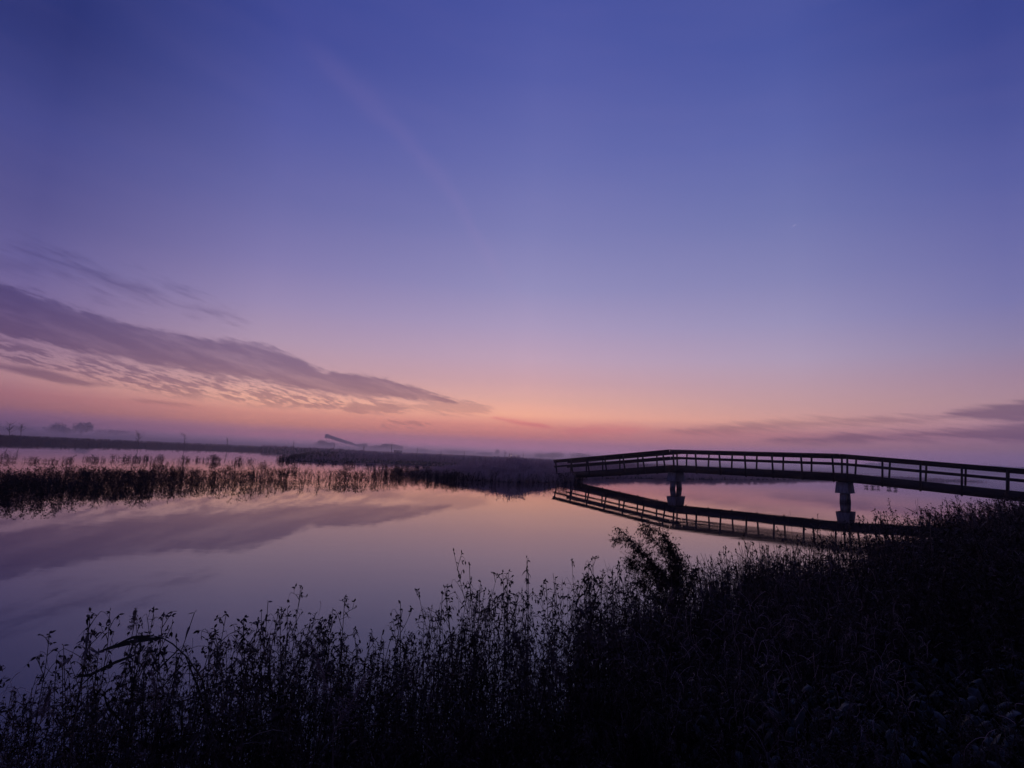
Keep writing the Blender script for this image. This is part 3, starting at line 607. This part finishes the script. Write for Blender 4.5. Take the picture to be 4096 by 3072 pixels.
for a, b, c, w, n, lb in SAP: sapling(a, b, c, lb, w, n, 60 if w > .15 else 24)
def far_tree(px, py, D, width, label, n=1500, flat=.75):
    c = bear(px, D); zg = float(ground(c[0], c[1])); h = ptop(px, py, D)-zg; rw = width*D/F/2; root = empty('hazy_tree', (c[0], c[1], zg)); tag(root, label, 'tree', 'broad trees fading into the haze on the horizon')
    st = Geo(); st.tube(np.array(curve((0, 0, 0), (0, 0, 1), h*.55, 4, 0, .03)), h*.03, h*.018, 5)
    for i in range(7): a = i*.9; st.tube(np.array(curve((0, 0, h*.3), (math.cos(a)*rw/h*2, math.sin(a)*rw/h*2, 1), h*.5, 3, 0, .08)), h*.014, h*.006, 3)
    st.obj('trunk', M_BARK, root); cr = Geo(); cl = [(rng.uniform(-.55, .55, 3)*np.array([rw, rw*.8, h*.35])+np.array([0, 0, h*.6])) for _ in range(11)]
    V, T = [], []
    for i in range(n):
        k = cl[rng.integers(0, 11)]; s = rng.normal(0, 1, 3); s = s/np.linalg.norm(s)*rng.uniform(.3, 1)**.5; p = k+s*np.array([rw*.42, rw*.4, h*.24]); p[2] = np.clip(p[2], h*.08, h); l = h*.045
        q = rng.normal(0, 1, (3, 3))*l; T.append((len(V), len(V)+1, len(V)+2)); V += [p+q[0], p+q[1], p+q[2]]
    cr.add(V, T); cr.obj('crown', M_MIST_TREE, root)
FT = [(20, 1692, 1750, 120, 'faint tree clump cut by the left edge of the view'), (228, 1690, 1750, 85, 'left one of the two rounded trees above the dike'), (322, 1688, 1750, 70, 'right one of the two rounded trees, darker and rounder'), (265, 1712, 1750, 40, 'low bush between the two rounded trees above the dike'), (470, 1718, 1800, 160, 'wide very faint tree line above the middle of the dike'),
      (1285, 1757, 1450, 55, 'dark rounded tree directly left under the raised hall end'), (1320, 1768, 1440, 40, 'tree standing under the raised part of the sloping hall'), (1450, 1772, 1460, 50, 'low tree at the lower end of the sloping hall'), (1500, 1778, 1300, 90, 'low broad tree between hall and darker twin-topped tree'), (1552, 1772, 1250, 60, 'darker tree left of the low shelter'), (1590, 1778, 1300, 70, 'broad tree directly behind the low shelter'), (1680, 1793, 1000, 110, 'faint flat tree line right of the low shelter'), (1830, 1797, 900, 150, 'long low wooded mound in the middle of the horizon'), (1930, 1806, 900, 90, 'right slope of the low wooded mound on the horizon'), (1990, 1796, 1850, 22, 'narrow faint tower-like tree left of the lights'),
      (2210, 1808, 800, 110, 'broad faint tree left of the far bridge end'), (2330, 1812, 800, 130, 'broad faint tree just above the left bridge railing'), (2160, 1812, 850, 60, 'small faint tree left of the broad ones by the bridge end')]
for a, b, c, w, lb in FT: far_tree(a, b, c, w, lb, 650 if a < 600 else 1300)
def hills():
    # wooded dunes on the right horizon
    prof = [(2950, 1868), (3150, 1872), (3300, 1872), (3380, 1858), (3500, 1853), (3580, 1847), (3700, 1848), (3800, 1852), (3900, 1862), (4000, 1865), (4096, 1868), (4400, 1885)]
    A = np.array(prof); D = 1500; V = []; T = []; n = 260; rows = 5
    xs = np.linspace(2950, 4400, n)
    for i, x in enumerate(xs):
        y = np.interp(x, A[:, 0], A[:, 1])+rng.normal(0, 1.5)+2*math.sin(x*.05); z = max(1.5, ptop(x, y, D))
        for r in range(rows):
            t = r/(rows-1); c = bear(x, D-160+340*t); V.append((c[0], c[1], -1+(z+1)*math.sin(math.pi*min(1, t*1.0))**.6 if 0 < t < 1 else -1))
    for i in range(n-1):
        for r in range(rows-1): a = i*rows+r; T.append((a, a+1, a+rows+1, a+rows))
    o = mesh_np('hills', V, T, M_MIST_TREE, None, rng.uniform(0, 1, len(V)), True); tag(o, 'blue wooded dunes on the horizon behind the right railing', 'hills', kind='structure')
hills()
# sloping hall on stilts
def hall():
    D = 1600; c = bear(1297, D); root = empty('sloping_hall', (c[0], c[1], 0)); tag(root, 'huge slanting hall on stilts rising out of the mist on the horizon', 'building')
    c2 = bear(1440, D); ax = (c2-c); Lh = np.linalg.norm(ax); ax /= Lh; ay = np.array([-ax[1], ax[0], 0]); Z = np.array([0, 0, 1.])
    TP = np.array([(1296, 1738), (1303, 1736), (1409, 1771), (1425, 1779), (1442, 1788)]); BP = np.array([(1296, 1752), (1310, 1752.5), (1358, 1768), (1404, 1779.5), (1442, 1790)])
    U = lambda px, A_: ptop(px, float(np.interp(px, A_[:, 0], A_[:, 1])), D)
    xp = [1296, 1303, 1312, 1358, 1404, 1425, 1442]; K_ = Lh/(1440-1297); u0, u1 = U(1300, BP), U(1404, BP); g = Geo(); V = []; xs = [((x-1297)*K_, U(x, TP), U(x, BP)) for x in xp]
    for x, t, u in xs:
        for s in (-12, 12): V += [ax*x+ay*s+Z*t, ax*x+ay*s+Z*u]
    T = []
    for i in range(len(xs)-1):
        a = i*4; b = a+4
        for q in ((a, a+1, b+1, b), (a+2, b+2, b+3, a+3), (a, b, b+2, a+2), (a+1, a+3, b+3, b+1)): T += [(q[0], q[1], q[2]), (q[0], q[2], q[3])]
    e_ = (len(xs)-1)*4
    T += [(0, 2, 3), (0, 3, 1), (e_, e_+1, e_+3), (e_, e_+3, e_+2)]; g.add(V, T); g.obj('sloping_hull', M_HALL, root)
    for i in range(9):
        x = 4+i*(Lh*.72)/9; u = np.interp(x, [0, Lh*.8], [u0, u1])
        if u < 3: continue
        for s in (-8, 8): g = Geo(); g.tube([ax*x+ay*s, ax*x+ay*s+Z*(u*.5), ax*x+ay*s+Z*(u+.6)], .55, .45, 6); g.obj('stilt', M_STEEL, root)
hall()
def shelter():
    D = 240; c = bear(1592, D); zg = float(ground(c[0], c[1])); root = empty('field_shelter', (c[0], c[1], zg)); tag(root, 'low open shelter with a flat roof at the edge of the reed field', 'shelter'); w = 1.55*2.1; z = ptop(1592, 1802, D)-zg
    g = Geo(); g.box((-w/2*.95, 0, z-.2), (w/2*.95, 0, z-.2), (0, 1.5, 0), (0, 0, .2)); g.obj('roof', M_WOOD, root)
    for x in (-.44, 0, .44):
        g = Geo(); g.box((x*w, 0, 0), (x*w, 0, z-.4), (.12, 0, 0), (0, .12, 0)); g.obj('post', M_WOOD, root)
    g = Geo(); g.box((-w*.42, 1.2, .9), (w*.42, 1.2, .9), (0, .05, 0), (0, 0, .5)); g.obj('back_wall', M_WOOD, root)
shelter()
# street lamps far away, lit
def lamps():
    m, nt, b = newmat('lamp_glow'); b.inputs['Emission Color'].default_value = (1, .78, .6, 1); b.inputs['Emission Strength'].default_value = 7; b.inputs['Base Color'].default_value = (.8, .7, .6, 1)
    Ls = [(2045, 1821, 600, .5, 'brighter left one of the two central horizon lights'), (2062, 1823, 620, .35, 'fainter right one of the two central horizon lights'), (2723, 1859, 700, .3, 'left of three tiny lights between the middle railings'), (2741, 1860, 700, .3, 'middle of three tiny lights between the middle railings'), (2762, 1861, 700, .3, 'right of three tiny lights between the middle railings'), (3387, 1884, 650, .55, 'brightest lit lamp, beside the post over the right pier'), (3407, 1889, 650, .3, 'dim lit lamp left in the gap right of the right pier'), (3454, 1891, 650, .42, 'bright lit lamp in the wide gap right of the right pier'), (3488, 1892, 700, .25, 'faint lit lamp right of the bright one in the wide gap'), (3575, 1893, 700, .28, 'tiny lit lamp under the hills, left of the next post'), (3630, 1897, 700, .28, 'tiny lit lamp under the hills between two posts'), (4008, 1914, 650, .35, 'orange lit lamp at the far right through the railing')]
    for px, py, D, r, lb in Ls:
        c = bear(px, D); z = max(1.3, ptop(px, py, D)); zg = float(ground(c[0], c[1])); root = empty('street_lamp', (c[0], c[1], zg)); tag(root, lb, 'street lamp', 'lit lamps along the horizon')
        r *= .6; g = Geo(); g.tube([(0, 0, 0), (0, 0, (z-zg)*.5), (0, 0, z-zg)], .08, .06, 5); g.obj('pole', M_STEEL, root)
        bpy_v = []; T = []; n = 6
        for i in range(1, 4):
            for j in range(n): a = 2*math.pi*j/n; q = math.pi*i/4; bpy_v.append((math.sin(q)*math.cos(a)*r, math.sin(q)*math.sin(a)*r, z-zg+math.cos(q)*r*.6))
        bpy_v += [(0, 0, z-zg+r*.6), (0, 0, z-zg-r*.6)]
        for i in range(2):
            for j in range(n): a, b2 = i*n+j, i*n+(j+1) % n; T += [(a, b2, b2+n), (a, b2+n, a+n)]
        for j in range(n): T += [(18, (j+1) % n, j), (19, 12+j, 12+(j+1) % n)]
        mesh_np('lamp_head', bpy_v, T, m, root)
lamps()

# ------------------------------------------------------------------ air
HAZE_D, HAZE_TOP, HAZE_R = .0006, 55, 2010
def box_obj(name, x0, x1, y0, y1, z0, z1, mat):
    V = [(x0, y0, z0), (x1, y0, z0), (x1, y1, z0), (x0, y1, z0), (x0, y0, z1), (x1, y0, z1), (x1, y1, z1), (x0, y1, z1)]
    return mesh_np(name, V, [(3, 2, 1, 0), (4, 5, 6, 7), (0, 1, 5, 4), (1, 2, 6, 5), (2, 3, 7, 6), (3, 0, 4, 7)], mat)
def vol(name, col, dens, an):
    m = bpy.data.materials.new(name); m.use_nodes = True; nt = m.node_tree; nt.nodes.remove(nt.nodes['Principled BSDF']); v = nt.nodes.new('ShaderNodeVolumePrincipled')
    v.inputs['Color'].default_value = (*col, 1); v.inputs['Density'].default_value = dens; v.inputs['Anisotropy'].default_value = an; L(nt, v.outputs[0], nt.nodes['Material Output'].inputs['Volume']); return m
MIST_D = .0014
o = box_obj('haze', -HAZE_R, HAZE_R, -HAZE_R, HAZE_R, -1.8, HAZE_TOP, vol('haze_air', (.97, .95, .98), HAZE_D, .72)); tag(o, 'thin dusk haze over the whole marsh', 'haze', kind='stuff')

o = box_obj('ground_mist', -1900, 1900, 62, 1980, -1.2, 6.5, vol('mist_air', (.98, .96, .99), MIST_D, .72)); tag(o, 'low mist lying over the far water and fields', 'mist', kind='stuff')

# ------------------------------------------------------------------ sky
GAIN_EL = [0, 0.5, 1.0, 1.6, 2.2, 3.2, 4.5, 6, 8, 12, 20, 45, 90]
GAIN = [(2.4, 2.294, 2.106), (2.4, 2.294, 2.106), (2.978, 2.294, 2.106), (2.0, 1.689, 1.548), (1.795, 1.522, 1.096), (1.596, 1.375, 1.106), (1.732, 1.705, 1.325), (1.357, 1.339, 1.178), (1.172, 1.151, 1.102), (1.096, 1.138, 1.135), (0.963, 1.012, 1.042), (0.873, 0.938, 1.009), (1.0, 1.0, 1.0)]
def build_world():
    w = bpy.data.worlds.new('World'); sc.world = w; w.use_nodes = True; nt = w.node_tree; bg = nt.nodes['Background']
    N = nt.nodes.new
    def val(x):
        return x
    def m(op, a, b=None, c=None, clamp=False):
        n = N('ShaderNodeMath'); n.operation = op; n.use_clamp = clamp
        for i, v in enumerate((a, b, c)):
            if v is None: continue
            if isinstance(v, (int, float)): n.inputs[i].default_value = v
            else: L(nt, v, n.inputs[i])
        return n.outputs[0]
    def mr(v, a, b, c=0., d=1., smooth=True):
        n = N('ShaderNodeMapRange'); n.interpolation_type = 'SMOOTHSTEP' if smooth else 'LINEAR'
        for i, q in enumerate((v, a, b, c, d)):
            if isinstance(q, (int, float)): n.inputs[i].default_value = q
            else: L(nt, q, n.inputs[i])
        return n.outputs[0]
    def mix(f, a, b, mode='MIX'):
        n = N('ShaderNodeMixRGB'); n.blend_type = mode
        for i, q in enumerate((f, a, b)):
            if isinstance(q, (int, float)): n.inputs[i].default_value = q
            elif isinstance(q, tuple): n.inputs[i].default_value = (*q, 1)
            else: L(nt, q, n.inputs[i])
        return n.outputs[0]
    tc = N('ShaderNodeTexCoord'); sep = N('ShaderNodeSeparateXYZ'); L(nt, tc.outputs['Generated'], sep.inputs[0])
    el = m('MULTIPLY', m('ARCSINE', sep.outputs[2]), 57.2958); az = m('MULTIPLY', m('ARCTAN2', sep.outputs[0], sep.outputs[1]), 57.2958)
    cols = SKY_COLS; EL = [0, .5, 1., 1.6, 2.2, 3.2, 4.5, 6, 8, 10.5, 14, 18, 24, 31, 38, 46, 90]
    ramps = []; azs = []
    for px, pts in cols:
        pe = sorted([(azel(px, y)[1], lin(c)) for y, c in pts]); e = [q[0] for q in pe]; r = N('ShaderNodeValToRGB'); cr_ = r.color_ramp; cr_.interpolation = 'LINEAR'
        top = np.array(pe[-1][1])*np.array([.6, .6, .7])
        e2 = e+[90]; cc = np.array([q[1] for q in pe]+[tuple(top)])
        for i, E_ in enumerate(EL):
            c = [min(1.2, np.interp(E_, e2, cc[:, k])*np.interp(E_, GAIN_EL, [q[k] for q in GAIN])) for k in range(3)]
            el_ = cr_.elements[0] if i == 0 else (cr_.elements[-1] if i == len(EL)-1 else cr_.elements.new((E_/90)**.5))
            if i in (0, len(EL)-1): el_.position = (E_/90)**.5
            el_.color = (*c, 1)
        L(nt, m('SQRT', m('DIVIDE', m('MAXIMUM', el, 0.), 90.)), r.inputs[0]); ramps.append(r.outputs[0]); azs.append(azel(px, horizon(px))[0])
    c = ramps[0]
    for i in range(1, len(ramps)): c = mix(mr(az, azs[i-1], azs[i], smooth=False), c, ramps[i])
    # the half of the sky behind the camera: dim blue
    r = N('ShaderNodeValToRGB'); r.color_ramp.elements[0].color = (*lin((64, 58, 92)), 1); r.color_ramp.elements[1].color = (*lin((40, 43, 88)), 1); r.color_ramp.elements[1].position = .6
    L(nt, m('DIVIDE', m('MAXIMUM', el, 0.), 90.), r.inputs[0]); c = mix(mr(m('ABSOLUTE', az), 48., 110.), c, r.outputs[0])
    # streaky noise
    def noise(sx, sy, scale, det, k=.21, off=0., rough=.55, dist=0.):
        cb = N('ShaderNodeCombineXYZ'); L(nt, m('MULTIPLY', az, sx), cb.inputs[0]); L(nt, m('MULTIPLY', m('ADD', el, m('MULTIPLY', az, k)), sy), cb.inputs[1]); cb.inputs[2].default_value = off
        n = N('ShaderNodeTexNoise'); n.inputs['Scale'].default_value = scale; n.inputs['Detail'].default_value = det; n.inputs['Roughness'].default_value = rough; n.inputs['Distortion'].default_value = dist; L(nt, cb.outputs[0], n.inputs['Vector']); return n.outputs[0]
    def fcurve(pts):
        """el along az, pts [(az, el)] linear"""
        n = N('ShaderNodeFloatCurve'); cu = n.mapping.curves[0]; A = sorted(pts)
        f = lambda a: (a+60)/120
        g_ = lambda e: e/64+.25
        while len(cu.points) < len(A): cu.points.new(.5, .5)
        for p, (a, e) in zip(cu.points, A): p.location = (f(a), g_(e)); p.handle_type = 'AUTO_CLAMPED'
        n.mapping.use_clip = False; n.mapping.update(); L(nt, m('DIVIDE', m('ADD', az, 60.), 120.), n.inputs['Value']); return m('MULTIPLY', m('SUBTRACT', n.outputs[0], .25), 64.)
    def band(up_px, lo_px, soft, nz, amp):
        U = fcurve([azel(x, y) for x, y in up_px]); Lo = fcurve([azel(x, y) for x, y in lo_px])
        d = m('MINIMUM', m('SUBTRACT', U, el), m('SUBTRACT', el, Lo)); d = m('ADD', d, m('MULTIPLY', m('SUBTRACT', nz, .5), amp)); return mr(d, -soft, soft)
    n1 = noise(.16, 1.0, 1.0, 7, .24); n2 = noise(.5, 2.6, 1.0, 6, .2, 3.3, .6); n3 = noise(.35, 3.2, 1., 6, .17, 9.1); n4 = noise(.1, .9, 1., 5, .3, 5.); n5 = noise(1.3, 5.5, 1., 5, .22, 7.7, .65)
    main = band([(-500, 1000), (0, 1130), (285, 1228), (570, 1308), (788, 1346), (1025, 1374), (1186, 1428), (1310, 1486), (1462, 1500), (1670, 1552), (1900, 1625), (2100, 1700)],
                [(-500, 1180), (0, 1335), (285, 1398), (570, 1452), (788, 1492), (1025, 1524), (1376, 1578), (1632, 1598), (1900, 1618), (2100, 1600)], .28, m('ADD', m('MULTIPLY', n1, .4), m('ADD', m('MULTIPLY', n2, .35), m('MULTIPLY', n5, .25))), 3.2)
    main = m('MULTIPLY', main, mr(m('ADD', m('MULTIPLY', n4, .6), m('MULTIPLY', n2, .4)), .3, .58, .62, 1.))
    brk = band([(-500, 1200), (0, 1350), (570, 1460), (1050, 1530), (1400, 1590), (1600, 1610), (1750, 1670), (2000, 1800)], [(-500, 1280), (0, 1440), (285, 1500), (570, 1560), (900, 1600), (1100, 1625), (1518, 1648), (1700, 1640), (2000, 1620)], .5, n1, 1.)
    brk = m('MULTIPLY', brk, mr(m('ADD', m('MULTIPLY', n2, .6), m('MULTIPLY', n5, .4)), .44, .55)); brk = m('MULTIPLY', brk, .85)
    strk = band([(-500, 1330), (0, 1452), (250, 1500), (474, 1555), (700, 1660)], [(-500, 1380), (0, 1478), (250, 1535), (474, 1548), (700, 1560)], .25, n1, 1.2); strk = m('MULTIPLY', strk, .9)
    wsp = band([(-100, 900), (200, 1005), (420, 1070), (664, 1160), (892, 1248), (1050, 1340)], [(-100, 990), (200, 1060), (420, 1170), (664, 1215), (892, 1262), (1050, 1250)], 1.3, n2, 5.5); wsp = m('MULTIPLY', m('MULTIPLY', wsp, mr(n1, .38, .62)), .62)
    wsp0 = band([(-900, 900), (-200, 1000), (60, 1040), (300, 1110)], [(-900, 960), (-200, 1070), (60, 1080), (300, 1080)], .8, n2, 3.); wsp0 = m('MULTIPLY', wsp0, .3)
    far = band([(1550, 1700), (1640, 1620), (1800, 1600), (1960, 1630), (2030, 1700)], [(1550, 1600), (1640, 1635), (1800, 1655), (1960, 1645), (2030, 1600)], .3, n3, 2.6); far = m('MULTIPLY', far, .5)
    far2 = band([(1300, 1700), (1400, 1612), (1550, 1612), (1640, 1650), (1700, 1700)], [(1300, 1600), (1400, 1645), (1550, 1650), (1640, 1645), (1700, 1600)], .3, n2, 2.2); far2 = m('MULTIPLY', far2, .75)
    sm1 = band([(1500, 1750), (1540, 1690), (1600, 1686), (1700, 1690), (1800, 1750)], [(1500, 1640), (1540, 1712), (1600, 1710), (1700, 1706), (1800, 1650)], .12, n3, 1.8); sm1 = m('MULTIPLY', m('MULTIPLY', sm1, mr(n2, .48, .56)), .5)
    low = band([(450, 1640), (560, 1596), (740, 1612), (850, 1660)], [(450, 1560), (560, 1606), (740, 1624), (850, 1600)], .2, n3, 1.); low = m('MULTIPLY', low, .5)
    rt1 = band([(3650, 1720), (3790, 1652), (3900, 1632), (4096, 1608), (4600, 1560)], [(3650, 1620), (3790, 1668), (3900, 1678), (4096, 1688), (4600, 1680)], .35, n3, 1.6); rt1 = m('MULTIPLY', rt1, .95)
    rt2 = band([(2900, 1790), (3240, 1748), (3600, 1728), (3900, 1712), (4096, 1690), (4600, 1660)], [(2900, 1730), (3240, 1770), (3600, 1758), (3900, 1752), (4096, 1770), (4600, 1760)], .5, n3, 2.2); rt2 = m('MULTIPLY', rt2, .85)
    rt3 = band([(2500, 1760), (2800, 1712), (3300, 1678), (3700, 1670), (3900, 1690)], [(2500, 1700), (2800, 1735), (3300, 1700), (3700, 1685), (3900, 1640)], .5, n3, 2.0); rt3 = m('MULTIPLY', rt3, .6)
    mask = main
    for q in (brk, strk, wsp, wsp0, far, far2, sm1, low, rt1, rt2, rt3): mask = m('MAXIMUM', mask, q)
    cloudc = mix(1., c, (.38, .355, .50), 'MULTIPLY'); c = mix(m('MULTIPLY', mask, .88), c, cloudc)
    # lit thin cirrus near the glow
    pk = band([(1900, 1720), (1990, 1668), (2080, 1684), (2200, 1706), (2300, 1780)], [(1900, 1650), (1990, 1674), (2080, 1698), (2200, 1712), (2300, 1660)], .2, n3, .6); pk2 = band([(2150, 1760), (2300, 1712), (2500, 1704), (2650, 1740)], [(2150, 1690), (2300, 1736), (2500, 1728), (2650, 1690)], .7, n3, 2.)
    c = mix(m('ADD', m('MULTIPLY', pk, .6), m('MULTIPLY', pk2, .35), clamp=True), c, lin((232, 112, 118)))
    # faint old condensation trail, top left to centre
    tr = fcurve([azel(x, y) for x, y in [(1080, 40), (1185, 130), (1407, 352), (1574, 500), (1704, 648), (1824, 796), (1880, 900), (1963, 1037), (2037, 1148), (2150, 1300)]])
    wdt = m('MULTIPLY', m('ADD', noise(.3, .3, 1., 4, 0.), .3), 1.8); t1 = mr(m('ABSOLUTE', m('SUBTRACT', el, tr)), m('MULTIPLY', wdt, 1.3), 0.); t1 = m('MULTIPLY', t1, mr(az, -30., -17.)); t1 = m('MULTIPLY', t1, mr(az, 4., -3.)); c = mix(m('MULTIPLY', t1, .042), c, lin((190, 150, 200)))
    # veils that break up the smooth gradient
    c = mix(m('MULTIPLY', mr(noise(.06, .35, 1., 5, .1, 2.), .35, .75), .025), c, lin((165, 140, 190)))
    # short bright fresh trail high on the right
    a0, e0 = azel(3172, 905); a1, e1 = azel(3183, 898); dx, dy = a1-a0, e1-e0; ln = math.hypot(dx, dy)
    da, de = m('SUBTRACT', az, (a0+a1)/2), m('SUBTRACT', el, (e0+e1)/2); u = m('ADD', m('MULTIPLY', da, dx/ln), m('MULTIPLY', de, dy/ln)); v = m('ADD', m('MULTIPLY', da, -dy/ln), m('MULTIPLY', de, dx/ln))
    sp = m('MULTIPLY', mr(m('ABSOLUTE', u), ln*.75, ln*.5), mr(m('ABSOLUTE', v), .045, .015)); c = mix(m('MULTIPLY', sp, .35), c, lin((225, 215, 240)))
    # below the horizon
    c = mix(mr(el, -1.5, -5.), c, (.01, .01, .015))
    L(nt, c, bg.inputs[0]); bg.inputs[1].default_value = SKY_GAIN
SKY_GAIN = 1.0
SKY_COLS = [
 (10, [(0, (44, 53, 115)), (400, (68, 73, 138)), (800, (89, 85, 141)), (1000, (101, 93, 147)), (1200, (118, 101, 147)), (1450, (152, 117, 138)), (1550, (158, 110, 125)), (1620, (145, 101, 121)), (1680, (108, 83, 119)), (1730, (94, 77, 118))]),
 (1000, [(0, (66, 75, 148)), (400, (86, 91, 160)), (800, (111, 109, 166)), (1100, (139, 127, 175)), (1300, (166, 144, 174)), (1450, (188, 153, 166)), (1600, (210, 154, 144)), (1680, (194, 134, 126)), (1740, (142, 101, 125)), (1778, (125, 99, 135))]),
 (2100, [(0, (75, 84, 158)), (400, (94, 100, 168)), (800, (117, 119, 177)), (1200, (154, 145, 187)), (1400, (185, 158, 184)), (1500, (201, 162, 174)), (1600, (216, 163, 156)), (1680, (219, 150, 134)), (1740, (187, 118, 122)), (1790, (145, 106, 138)), (1825, (130, 102, 138))]),
 (3200, [(0, (72, 84, 155)), (400, (89, 98, 167)), (800, (112, 117, 173)), (1200, (142, 137, 181)), (1400, (167, 151, 182)), (1500, (181, 154, 173)), (1600, (189, 150, 157)), (1680, (183, 135, 138)), (1750, (157, 111, 130)), (1820, (130, 101, 137)), (1872, (112, 98, 140))]),
 (4090, [(0, (56, 67, 138)), (400, (76, 84, 152)), (800, (97, 101, 164)), (1200, (121, 117, 167)), (1400, (143, 129, 163)), (1500, (158, 131, 155)), (1600, (163, 129, 144)), (1700, (142, 107, 135)), (1800, (116, 93, 130)), (1905, (98, 88, 132))]),
]
build_world()

sc.view_settings.view_transform = 'Standard'; sc.view_settings.look = 'None'; sc.view_settings.exposure = 0; sc.view_settings.gamma = 1
sc.cycles.max_bounces = 6; sc.cycles.volume_bounces = 2; sc.cycles.use_denoising = True; sc.cycles.use_adaptive_sampling = True
sc.cycles.sample_clamp_indirect = 4
print('TRIS', sum(len(o.data.polygons) for o in C.objects if o.type == 'MESH'))
